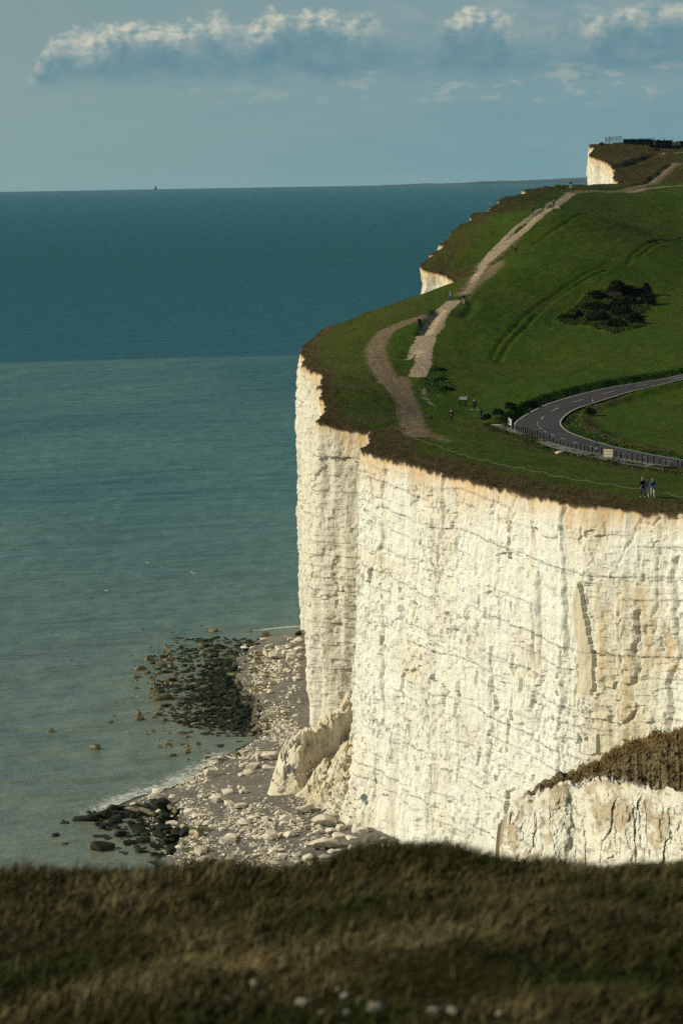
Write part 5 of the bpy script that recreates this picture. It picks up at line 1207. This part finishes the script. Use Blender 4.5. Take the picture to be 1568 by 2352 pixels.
    H = dict(a=((0, -.02 * k, 1.60 * k), .078 * k, .075 * k), b=((0, -.005 * k, 1.68 * k), .088 * k, .098 * k), c=((0, .01 * k, 1.735 * k), .05 * k, .06 * k))
    link('hair', skin_mesh('hair', H, [('a', 'b'), ('b', 'c')], MC[hair]), parent=root)
    for sd in ('l', 'r'):
        a = J['ank' + sd]; t_ = J['toe' + sd]; hl = ((a[0][0], a[0][1] - .05 * k, t_[0][2]), .04 * k, .04 * k)
        link('shoe', skin_mesh('shoe', dict(h=hl, m=((a[0][0], a[0][1] + .04 * k, t_[0][2] + .005), .045 * k, .042 * k), t=((t_[0][0], t_[0][1] + .03 * k, t_[0][2]), .04 * k, .03 * k)), [('h', 'm'), ('m', 't')], MC[shoe]), parent=root)
    # face: nose, eyes, mouth, ears
    mb = MB(); mb.tube([(0, .105 * k, 1.63 * k), (0, .135 * k, 1.595 * k)], [.010 * k, .016 * k], 5); mb.box((-.08 * k, .02 * k, 1.61 * k), (.014 * k, .03 * k, .055 * k)); mb.box((.08 * k, .02 * k, 1.61 * k), (.014 * k, .03 * k, .055 * k)); link('face_features', mb.me('face_features', M_SKIN), parent=root)
    mb = MB(); mb.box((-.032 * k, .113 * k, 1.635 * k), (.022 * k, .012 * k, .010 * k)); mb.box((.032 * k, .113 * k, 1.635 * k), (.022 * k, .012 * k, .010 * k)); mb.box((0, .113 * k, 1.562 * k), (.045 * k, .010 * k, .008 * k)); link('eyes_and_mouth', mb.me('eyes_and_mouth', MC['dark_hair']), parent=root)
    if bag:
        mb = MB(); mb.box((0, -.20 * k, 1.24 * k), (.30 * k, .17 * k, .44 * k), bev=.05 * k); mb.box((-.11 * k, 0, 1.45 * k), (.05 * k, .24 * k, .03 * k)); mb.box((.11 * k, 0, 1.45 * k), (.05 * k, .24 * k, .03 * k))
        link('backpack', mb.me('backpack', MC[bag]), parent=root)
    return root
def at_ground(u, v):
    q = cast(u, v); return (q[0], q[1], zat(q[0], q[1]))
R = math.radians
def zq3(x, y): return ((2100 + x * .2551) * .6272, (1560 + y * .2551) * .6272)
WALK3 = 'three walkers by the rope'
person(at_ground(*zq3(985, 1040)), R(165), 1.80, 'tall man in a black jacket walking left of two companions by the rope', 'black', 'navy', 'grey_hair', .55, .1)
person(at_ground(*zq3(1045, 1038)), R(170), 1.60, 'woman in a pink top and white trousers walking between two men', 'pink', 'white', 'fair_hair', .45, .05)
person(at_ground(*zq3(1130, 1045)), R(175), 1.74, 'man in a blue jacket and pale trousers at the right of three walkers', 'blue', 'cream', 'dark_hair', .5, .12)
person(at_ground((1620 + 478 * .2423) * .6272, (1420 + 345 * .2423) * .6272), R(10), 1.80, 'person in a long dark coat standing on the pale slab by the information board', 'black', 'black', 'grey_hair', .12, .05, long_coat=True)
person(at_ground((1620 + 130 * .2423) * .6272, (1420 + 527 * .2423) * .6272), R(20), 1.78, 'person all in black standing on the grass below the information board', 'black', 'black', 'dark_hair', .1, .03)
person(at_ground(*z5([(830, 255)])[0]), R(-80), 1.72, 'walker in pale blue jacket and jeans striding on the chalk path', 'pale_blue', 'jeans', 'dark_hair', .75, .15)
person(at_ground(*z5([(1063, 318)])[0]), R(175), 1.70, 'dog walker in a black top with bare legs beside the chalk path', 'black', 'cream', 'dark_hair', .2, .1)
person(at_ground(*[(1184, 587)][0]), R(10), 1.72, 'walker in dark clothes alone on the grass right of the path', 'navy', 'black', 'dark_hair', .3, .1)
person(at_ground(*z6([(345, 712)])[0]), R(20), 1.75, 'walker with a backpack on the narrow side path', 'khaki', 'jeans', 'fair_hair', .4, .1, bag='black')
person(at_ground(*z6([(715, 605)])[0]), R(185), 1.76, 'walker in dark teal jacket coming down the chalk path', 'teal', 'black', 'grey_hair', .3, .15)
person(at_ground(*z6([(1065, 348)])[0]), R(10), 1.72, 'person in black with white shoes at the top of the path', 'black', 'navy', 'dark_hair', .15, .05, shoe='white')
person(at_ground(*z6([(1018, 262)])[0]), R(190), 1.74, 'person in blue top and white shorts beyond the top of the path', 'navy', 'white', 'dark_hair', .2, .1)
def dog(q, head, size, mat, label):
    k = size; root = empty('dog', q, -head, label=label, cat='dog')
    def n(x, y, z, r, r2=None): return ((x * k, y * k, z * k), r * k, (r2 or r) * k)
    J = dict(chest=n(0, .22, .52, .13, .16), belly=n(0, -.05, .54, .10, .12), rump=n(0, -.28, .55, .11, .12), neck=n(0, .38, .68, .08), head=n(0, .48, .80, .08), muzzle=n(0, .63, .77, .04), nose=n(0, .68, .765, .025), tail0=n(0, -.40, .60, .03), tail1=n(0, -.58, .74, .02),
             sl=n(-.09, .22, .40, .06), sr=n(.09, .22, .40, .06), wl=n(-.09, .20, .20, .032), wr=n(.09, .26, .20, .032), pl=n(-.09, .22, .02, .03), pr=n(.09, .29, .02, .03),
             tl=n(-.09, -.24, .42, .075), tr=n(.09, -.24, .42, .075), hl=n(-.09, -.38, .19, .032), hr=n(.09, -.33, .19, .032), ql=n(-.09, -.34, .02, .03), qr=n(.09, -.28, .02, .03), el=n(-.055, .44, .90, .022), er=n(.055, .44, .90, .022))
    E = [('belly', 'chest'), ('belly', 'rump'), ('chest', 'neck'), ('neck', 'head'), ('head', 'muzzle'), ('muzzle', 'nose'), ('rump', 'tail0'), ('tail0', 'tail1'), ('chest', 'sl'), ('chest', 'sr'), ('sl', 'wl'), ('sr', 'wr'), ('wl', 'pl'), ('wr', 'pr'), ('rump', 'tl'), ('rump', 'tr'), ('tl', 'hl'), ('tr', 'hr'), ('hl', 'ql'), ('hr', 'qr'), ('head', 'el'), ('head', 'er')]
    link('body', skin_mesh('dog_body', J, E, mat, root=1), parent=root)
dog(at_ground(*z5([(1015, 266)])[0]), R(180), .62, MC['black'], 'black dog standing beside the dog walker on the path')
dog(at_ground(*z5([(1190, 215)])[0]), R(70), .72, cloth('fur_tan', (.34, .26, .15)), 'tan dog sniffing the ground right of the dog walker')

# ------------------------------------------------------------------ furniture and signs
M_WOOD = simple('bench_wood', (0.15, 0.115, 0.075), .85, .35, 8); M_DARKW = simple('dark_wood', (0.035, 0.026, 0.018), .9, .3, 8); M_PALEW = simple('pale_board', (0.42, 0.36, 0.26), .8, .25, 5)
M_GREEN = simple('green_metal', (0.010, 0.045, 0.022), .5, .2); M_BLUEP = simple('blue_paint', (0.02, 0.075, 0.16), .5, .15); M_WHITEP = simple('white_paint', (0.40, 0.39, 0.34), .6, .12, 3); M_RED = simple('red_plastic', (0.40, 0.05, 0.03), .5, .1)
M_STONEW = simple('dark_wall', (0.030, 0.026, 0.020), .9, .4, 3); M_ROOF = simple('roof_slate', (0.022, 0.021, 0.022), .8, .3, 5); M_ROPE = simple('rope', (0.27, 0.225, 0.14), .9, .2, 20); M_GLASS = simple('window_glass', (0.25, 0.28, 0.28), .1, .1)
def bench(u, v, face, label, wd=1.7, wood=M_WOOD, sc_=1.0):
    q = at_ground(u, v); root = empty('bench', q, -face, label=label, cat='bench')
    for i in range(4): link('seat_slat', MB().box((0, .10 + i * .12, .45), (wd, .09, .035)).me('seat_slat', wood), parent=root)
    for sx in (-1, 1):
        link('leg', MB().box((sx * (wd / 2 - .08), .46, .20), (.07, .07, .50)).me('bench_leg', wood), parent=root); link('leg', MB().box((sx * (wd / 2 - .08), .02, .42), (.07, .07, .96)).me('bench_leg', wood), parent=root)
        link('armrest', MB().box((sx * (wd / 2 - .08), .24, .66), (.08, .50, .04)).me('armrest', wood), parent=root)
    br = link('backrest', MB().box((0, .02, .89), (wd, .05, .08)).box((0, .02, .56), (wd, .05, .06)).me('backrest', wood), parent=root)
    for i in range(13): link('slat', MB().box((-wd / 2 + .14 + i * (wd - .28) / 12, .02, .72), (.055, .03, .28)).me('back_slat', wood), parent=br)
    root.scale = (sc_,) * 3
    return root
u, v = zs(875, 350); bench(u, v, R(8), 'weathered slatted bench seen from behind in the scrub patch', 2.0)
u, v = z6([(865, 285)])[0]; bench(u, v, R(-25), 'brown bench near the far cliff edge at the top of the path', 1.6, M_DARKW)
u, v = z8([(1232, 980)])[0]; bench(u, v, R(60), 'small dark bench on the grass beside the bare brown track', 1.1, M_DARKW, .8)
u, v = z5([(265, 710)])[0]; q = at_ground(u, v)
rt_ = empty('litter_bin', q, .3, label='squat dark bin on the grass left of the chalk path', cat='bin')
link('bin_box', MB().box((0, 0, .40), (.55, .5, .8), bev=.03).me('bin_box', M_DARKW), parent=rt_); link('lid', MB().box((0, 0, .84), (.62, .56, .07), bev=.02).me('bin_lid', M_DARKW), parent=rt_)
# information board
q = at_ground((1620 + 312 * .2423) * .6272, (1420 + 275 * .2423) * .6272)
rt_ = empty('information_board', q, R(-6), label='slanted information board on two dark legs by the standing person', cat='sign')
for sx in (-.42, .42): link('leg', MB().box((sx, 0, .42), (.13, .13, .95)).me('board_leg', M_DARKW), parent=rt_)
rot = Matrix.Rotation(R(38), 3, 'X')
fr = link('frame', MB().box((0, 0, 1.02), (1.25, .80, .06), rot).me('board_frame', M_DARKW), parent=rt_); link('panel', MB().box((0, -.032, 1.065), (1.08, .64, .02), rot).me('board_panel', simple('info_panel', (.22, .22, .19), .4, .35, 7)), parent=fr); link('crossbar', MB().box((0, 0, .25), (.8, .09, .12)).me('crossbar', M_DARKW), parent=rt_)
q = at_ground((1620 + 490 * .2423) * .6272, (1420 + 325 * .2423) * .6272)
link('stone_slab', MB().box((0, 0, .03), (1.0, 1.0, .08), bev=.03).me('stone_slab', simple('pale_stone', (.28, .245, .175), .9, .3, 4)), label='pale stone slab under the feet of the person in the long coat', cat='slab', loc=q)
q = at_ground((1620 + 585 * .2423) * .6272, (1420 + 462 * .2423) * .6272)
rt_ = empty('waymark_post', q, 0, label='small blue topped waymark post among the verge herbs', cat='post'); link('post', MB().box((0, 0, .35), (.14, .14, .9)).me('waymark', M_DARKW), parent=rt_); link('plate', MB().box((0, -.08, .95), (.32, .03, .55)).me('waymark_plate', M_BLUEP), parent=rt_)
q = at_ground((1620 + 690 * .2423) * .6272, (1420 + 430 * .2423) * .6272)
rt_ = empty('marker_stump', q, 0, label='short grey stump right of the blue waymark post', cat='post'); link('stump', MB().tube([(0, 0, -.2), (0, 0, .5), (0, 0, .56)], [.09, .09, .06], 7).me('stump', M_WOOD), parent=rt_)
q = at_ground((1620 + 790 * .2423) * .6272, (1420 + 570 * .2423) * .6272)
link('chalk_patch_stone', hull_mesh('pale_slab_shape', simple('pale_chalk', (.42, .36, .26), .9, .2, 3), 30, .12, 77), label='flat pale chalk patch at the end of the gravel verge', cat='stone', loc=(q[0], q[1], q[2] + .03), scale=(1.1, 1.2, .5))
# white and blue barrier panel between tall posts at the head of the post row
qa = np.array(at_ground((1620 + 985 * .2423) * .6272, (1420 + 590 * .2423) * .6272)); qb = np.array(at_ground((1620 + 1073 * .2423) * .6272, (1420 + 640 * .2423) * .6272))
ang = math.atan2(qb[1] - qa[1], qb[0] - qa[0]); Lp = float(np.hypot(*(qb - qa)[:2])); Lp = min(Lp, 4.5); mid = (qa + qb) / 2
rt_ = empty('barrier_panel', mid, ang, label='white and blue sign panel between tall posts heading the post row', cat='sign')
for sx in (-.5, -.28, .5): link('post', MB().box((sx * Lp, 0, .6), (.24, .24, 1.35), bev=.03).me('barrier_post', M_DARKW), parent=rt_)
pn_ = link('board', MB().box((.1 * Lp, -.14, .78), (Lp * .74, .05, .80)).me('barrier_board', M_WHITEP), parent=rt_); link('blue_band', MB().box((-.08 * Lp, -.172, .72), (Lp * .26, .012, .58)).me('blue_band', M_BLUEP), parent=pn_)
# timber notice board with three planks
q = at_ground(*zq3(497, 465)); rt_ = empty('notice_board', q, R(-35), label='pale plank notice board between two posts in the post row', cat='sign')
for sx in (-.62, .62): link('post', MB().tube([(sx, 0, -.2), (sx, 0, .95), (sx, 0, 1.08)], [.09, .09, .04], 7).me('notice_post', M_POST), parent=rt_)
for i in range(3): link('plank', MB().box((0, -.06, .30 + i * .29), (1.14, .05, .24)).me('notice_plank', M_PALEW), parent=rt_)
# bus stop
q = at_ground(*zq3(320, 420)); rt_ = empty('bus_stop', q, R(-20), label='dark green bus stop pole with flag sign and timetable case', cat='sign')
link('pole', MB().tube([(0, 0, -.2), (0, 0, 2.35)], .05, 8).me('bus_pole', M_GREEN), parent=rt_); link('flag_sign', MB().box((.26, 0, 1.95), (.42, .04, .92)).me('flag_sign', M_GREEN), parent=rt_)
tc = link('timetable_case', MB().box((.06, -.06, .95), (.36, .10, .72), bev=.02).me('timetable_case', M_GREEN), parent=rt_); link('timetable', MB().box((.06, -.117, .82), (.24, .006, .22)).me('timetable', simple('paper', (.25, .30, .26), .6)), parent=tc)
# red and white marker by the inner kerb
q = at_ground(*z3([(922, 236)])[0]); rt_ = empty('traffic_cone', q, 0, label='small red and white cone at the inner edge of the upper road', cat='cone')
link('base', MB().box((0, 0, .03), (.4, .4, .05)).me('cone_base', M_RED), parent=rt_); link('cone', MB().tube([(0, 0, .05), (0, 0, .9)], [.17, .05], 10).me('cone', M_RED), parent=rt_); link('band', MB().tube([(0, 0, .30), (0, 0, .52)], [.140, .108], 10).me('cone_band', M_WHITEP), parent=rt_)
q = at_ground(*z3([(690, 612)])[0]); link('roadside_rock', hull_mesh('roadside_rock_shape', simple('warm_rock', (.38, .30, .19), .9, .3, 4), 24, .7, 91), label='pale brown rock on the grass below the gravel verge', cat='rock', loc=(q[0], q[1], q[2] + .15), scale=(.75, .6, .5))
for x, y, lb in [(58, 440, 'left of two stubby stumps under the bus stop'), (105, 440, 'right of two stubby stumps under the bus stop'), (1275, 650, 'grey stump in the grass above the three walkers')]:
    q = at_ground(*zq3(x, y)); rt_ = empty('timber_stump', q, 0, label=lb, cat='post'); link('stump', MB().tube([(0, 0, -.2), (0, 0, .30), (0, 0, .36)], [.1, .1, .07], 7).me('stump', M_WOOD), parent=rt_)

# ------------------------------------------------------------------ rope fences
def rope_fence(tops, label, hgt=0.62, sag=0.16):
    pts = []
    for u, v in tops:
        q = cast(u, v + hgt * FPX / 420.0); z = zat(q[0], q[1]); pts.append(np.array([q[0], q[1], z]))
    root = empty('rope_fence', pts[0], label=label, cat='fence'); o0 = pts[0]
    pm = MB().tube([(0, 0, -.3), (0, 0, hgt + .04)], .018, 5).me('fence_stake', M_DARKW)
    for p_ in pts: link('stake', pm, parent=root, loc=p_ - o0)
    for a, b_ in zip(pts[:-1], pts[1:]):
        l = [a + (b_ - a) * f + np.array([0, 0, hgt - sag * 4 * f * (1 - f)]) - o0 for f in np.linspace(0, 1, 9)]
        link('rope', MB().tube(l, .009, 5).me('fence_rope', M_ROPE), parent=root)
rope_fence(z8([(705, 180), (685, 250), (680, 320), (681, 400), (715, 495), (770, 562), (822, 628), (888, 715), (922, 790), (942, 845), (946, 930), (958, 990)]), 'pale rope fence curving along the left side of the bare brown track')
rope_fence(z8([(920, 1040), (965, 1062), (1062, 1106), (1165, 1170), (1300, 1215)]) + z3([(-60, 600), (0, 618), (62, 645), (160, 668), (300, 703), (405, 725), (565, 750), (710, 780), (875, 808), (1055, 843), (1255, 877), (1460, 905), (1568, 940)]), 'long pale rope fence along the near cliff edge past three walkers')
rope_fence(z1([(975, 195), (1005, 280), (1060, 340), (1120, 355), (1160, 405)]), 'rope fence running down the far hilltop below the dark wall', .6, .2)
rope_fence(z1([(1200, 390), (1275, 425), (1315, 470), (1365, 484)]), 'short rope fence beside the far hill path', .6, .2)

# ------------------------------------------------------------------ hilltop fence, wall and buildings
def hill(x, y): u, v = z1([(x, y)])[0]; return u, v
def hp(x, y, Y): u, v = z1([(x, y)])[0]; return P(u, v, Y)
ft = [hp(365 + i * 21, 215 - i * 2.6, 1012) for i in range(13)]
rt_ = empty('picket_fence', ft[0], label='dark open picket fence on the skyline of the far hilltop', cat='fence'); o0 = ft[0]
for i, p_ in enumerate(ft):
    base = p_ - o0; hh = 1.55 if i in (0, 3) else 1.30
    link('picket', MB().box((base[0], base[1], base[2] + hh / 2 - .4), (.10 if i not in (0, 3) else .22, .10, hh + .8)).me('picket', M_DARKW), parent=rt_)
for zz in (.55, 1.15):
    a, b_ = ft[0] - o0, ft[-1] - o0; link('rail', MB().tube([(a[0], a[1] + .1, a[2] + zz), (b_[0], b_[1] + .1, b_[2] + zz)], .05, 4).me('rail', M_DARKW), parent=rt_)
def wall_block(name, x0, x1, ytop0, ytop1, Y, dep, mat, label, cat, drop=4.0, cap=True):
    a, b_ = hp(x0, ytop0, Y), hp(x1, ytop1, Y); o0 = np.array([a[0], a[1], min(a[2], b_[2]) - drop]); root = empty(name, o0, label=label, cat=cat)
    mb = MB(); n_ = 8
    for i in range(n_):
        f0, f1 = i / n_, (i + 1) / n_; p0 = a + (b_ - a) * f0 - o0; p1 = a + (b_ - a) * f1 - o0; w_ = p1[0] - p0[0]; zt = (p0[2] + p1[2]) / 2 + (random.uniform(-.15, .1) if cap else 0)
        mb.box(((p0[0] + p1[0]) / 2, dep / 2, (zt - .0) / 2), (w_ + .01 * (i % 2), dep + .01 * (i % 2), zt))
    link('wall', mb.me('wall_body', mat), parent=root); return root, a - o0, b_ - o0
r1, a, b_ = wall_block('boundary_wall', 640, 1130, 172, 172, 1014, 1.2, M_STONEW, 'long dark boundary wall along the far hilltop skyline', 'wall')
link('coping', MB().box(((a[0] + b_[0]) / 2, .6, a[2] + .08), (b_[0] - a[0], 1.5, .14)).me('coping', M_STONEW), parent=r1)
r2, a, b_ = wall_block('outbuilding', 1130, 1396, 202, 196, 1010, 6, M_STONEW, 'low dark flat roofed outbuilding on the far hilltop', 'building', 5, False)
link('roof', MB().box(((a[0] + b_[0]) / 2, 2.9, b_[2] + .12), (b_[0] - a[0] + .5, 6.6, .22)).me('flat_roof', M_ROOF), parent=r2)
link('chimney', MB().box((a[0] + (b_[0] - a[0]) * .58, 2, b_[2] + .45), (.25, .25, .6)).me('vent_pipe', M_ROOF), parent=r2)
r3, a, b_ = wall_block('house', 1516, 1800, 212, 206, 1004, 9, M_STONEW, 'dark flat roofed house at the right end of the far hilltop', 'house', 6, False)
link('roof', MB().box(((a[0] + b_[0]) / 2, 4.4, b_[2] + .14), (b_[0] - a[0] + .5, 9.6, .25)).me('flat_roof', M_ROOF), parent=r3)
wx_ = hp(1548, 320, 1003.9) - np.array(r3.location); wn = link('window', MB().box((wx_[0], -.03, wx_[2]), (.70, .06, .85)).me('window_frame', M_WHITEP), parent=r3); link('pane', MB().box((wx_[0], -.07, wx_[2]), (.54, .02, .68)).me('window_pane', M_GLASS), parent=wn)
ft = [hp(1402 + i * 10, 262 + (i % 2), 1006) for i in range(12)]; o0 = ft[0]
rt_ = empty('garden_fence', o0, label='short pale topped fence between outbuilding and house on the hilltop', cat='fence')
for i, p_ in enumerate(ft): link('picket', MB().box((p_[0] - o0[0], 0, p_[2] - o0[2] - .4), (.14, .06, 1.5)).me('garden_picket', M_WOOD if i % 3 else M_WHITEP), parent=rt_)
link('back_wall', MB().box(((ft[-1][0] - o0[0]) / 2, .5, -1.9), (ft[-1][0] - o0[0] + 1.2, .8, 3.6)).me('back_wall', M_STONEW), parent=rt_)
r4, a, b_ = wall_block('garden_wall', 1040, 1520, 250, 268, 1000, .8, M_STONEW, 'dark sloping retaining wall below the hilltop outbuilding', 'wall', 3.5)
for x, y, wd, ht, lb in [(660, 195, 90, 55, 'shrub at the left end of the hilltop wall'), (720, 200, 70, 40, 'small shrub leaning over the hilltop wall'), (1190, 215, 150, 40, 'low shrub between the hilltop wall and outbuilding'), (300, 245, 110, 35, 'low bush on the far cliff brow'),
                         (1150, 340, 110, 45, 'dark bush on the bright lawn below the hilltop wall'), (1250, 290, 150, 50, 'dark bush under the outbuilding on the hilltop')]:
    u, v = z1([(x, y)])[0]; bush(u, v + 2, wd * .148, ht * .148 * 1.3, lb, n=260, tone=.05, grp='shrubs on the far hilltop', name='hilltop_shrub')

# ------------------------------------------------------------------ ship, gulls, far coast
q = PZ(357.5, 436.5, 0.0); d0 = q[1]; k = d0 * PIX
M_HULL = simple('ship_hull', (.05, .06, .08), .6, .1, .1); M_SHIPW = simple('ship_white', (.75, .74, .68), .5, .05, .1)
rt_ = empty('ship', (q[0], q[1], 0), label='small ship with pale bow on the horizon', cat='ship')
hull = MB(); L_ = 9 * k
for i in range(6):
    f = i / 5
hull.bm.verts.ensure_lookup_table()
st_ = []
for f, w_, zt in ((-.5, .9, 2.0), (-.2, 1.0, 1.8), (.2, 1.0, 1.9), (.42, .55, 2.4), (.52, .06, 2.8)):
    x = -f * L_; wv = w_ * L_ * .11; st_.append([hull.bm.verts.new(c) for c in ((x, -wv, zt * k), (x, wv, zt * k), (x, wv * .6, -1), (x, -wv * .6, -1))])
for a, b_ in zip(st_[:-1], st_[1:]):
    for i in range(4): hull.bm.faces.new((a[i], a[(i + 1) % 4], b_[(i + 1) % 4], b_[i]))
hull.bm.faces.new(st_[0]); hull.bm.faces.new(st_[-1][::-1])
link('hull', hull.me('hull', M_HULL), parent=rt_)
link('bow', MB().box((-.36 * L_, -L_ * .09, 2.6 * k), (.24 * L_, L_ * .05, 2.2 * k)).me('bow', M_SHIPW), parent=rt_)
link('superstructure', MB().box((.06 * L_, 0, 4.2 * k), (.55 * L_, .16 * L_, 5.0 * k)).box((.04 * L_, 0, 7.4 * k), (.32 * L_, .14 * L_, 1.8 * k)).me('superstructure', simple('ship_grey', (.10, .13, .16), .6, .05, .1)), parent=rt_)
link('mast', MB().tube([(.02 * L_, 0, 8 * k), (.02 * L_, 0, 11.5 * k)], .35 * k, 5).me('mast', M_HULL), parent=rt_)
M_GULL = simple('gull', (.78, .77, .72), .7, .05)
def gull(u, v, Y, span, label, rz=0.0, bank=0.0):
    p_ = P(u, v, Y); root = empty('gull', p_, rz, label=label, cat='gull', group='gulls over the sea'); s = span / 2
    link('body', MB().tube([(0, -.22, 0), (0, -.08, .01), (0, .1, .02), (0, .24, .0)], [.02, .06, .055, .012], 6).me('gull_body', M_GULL, True), parent=root)
    for g in (-1, 1):
        mb = MB(); z0, z1_, z2 = .02, .16 * s, .06 * s
        for (xa, za, ca), (xb, zb_, cb) in (((.03, z0, .11), (.5 * s, z1_, .10)), ((.5 * s, z1_, .10), (s, z2, .02))):
            lo_ = [(g * xa, ca, za), (g * xb, cb, zb_), (g * xb, -cb, zb_), (g * xa, -ca, za)]; up_ = [(x, y, z + .025) for x, y, z in lo_]
            mb.poly(lo_); mb.poly(up_)
            for i in range(4): mb.poly([lo_[i], lo_[(i + 1) % 4], up_[(i + 1) % 4], up_[i]])
        link('wing', mb.me('gull_wing', M_GULL), parent=root)
    root.rotation_euler = (0, bank, rz)
gull(338, 1292, 560, 1.0, 'white gull, middle one of three flying low over the water', .4, .5)
gull(442, 1316, 560, 1.0, 'white gull, rightmost of three flying low over the water', 2.6, -.4)
gull(245, 1357, 540, 1.05, 'white gull, leftmost of three flying low over the water', 1.0, .1)
gull(1125, 467, 820, 1.1, 'white gull over the sea left of the far cliff', .4, .4)
cu = np.linspace(880, 1900, 160); cyy = 27500.0
hv = np.interp(cu, [880, 960, 1050, 1130, 1200, 1270, 1340, 1400, 1900], [0.0, 1.0, 1.6, 4.0, 5.0, 6.2, 9.0, 10, 14]) + np.maximum(0, fbm(cu / 14, cu * 0, octv=4, seed=700)) * 4.0 * sstep(cu, 900, 1000)
bx_ = P(cu, np.full(len(cu), 430.0), np.full(len(cu), cyy)); k = cyy * PIX
base_px = (FPX * CAM_H / cyy - FPX * CAM_H / SEA_R)          # how far the shoreline lies below the horizon
rows = [np.stack([bx_[:, 0], np.full(len(cu), cyy), np.full(len(cu), -2.0)], 1), np.stack([bx_[:, 0], np.full(len(cu), cyy + 20), (hv + base_px) * k * .6], 1), np.stack([bx_[:, 0], np.full(len(cu), cyy + 900), (hv + base_px) * k * 1.03], 1), np.stack([bx_[:, 0], np.full(len(cu), cyy + 2600), np.full(len(cu), -2.0)], 1)]
link('far_coast', mesh('far_coast', np.array(rows).reshape(-1, 3), grid_faces(4, len(cu)), simple('far_land', (.028, .048, .045), .95, .4, .002)), kind='structure', label='low far coast along the horizon')

# ------------------------------------------------------------------ air
HZ = bpy.data.materials.new('air'); HZ.use_nodes = True; t = NT(HZ.node_tree); t.n.clear()
pv = t.new('ShaderNodeVolumePrincipled'); pv.inputs['Color'].default_value = (0.50, 0.80, 0.92, 1); pv.inputs['Density'].default_value = 1.1e-5; pv.inputs['Anisotropy'].default_value = 0.1
mo = t.new('ShaderNodeOutputMaterial'); t.l.new(pv.outputs[0], mo.inputs['Volume'])
link('haze', MB().box((0, 14000, 47), (64000, 36000, 102)).me('haze_box', HZ), kind='stuff', label='thin blue sea haze over the far water', cat='haze')
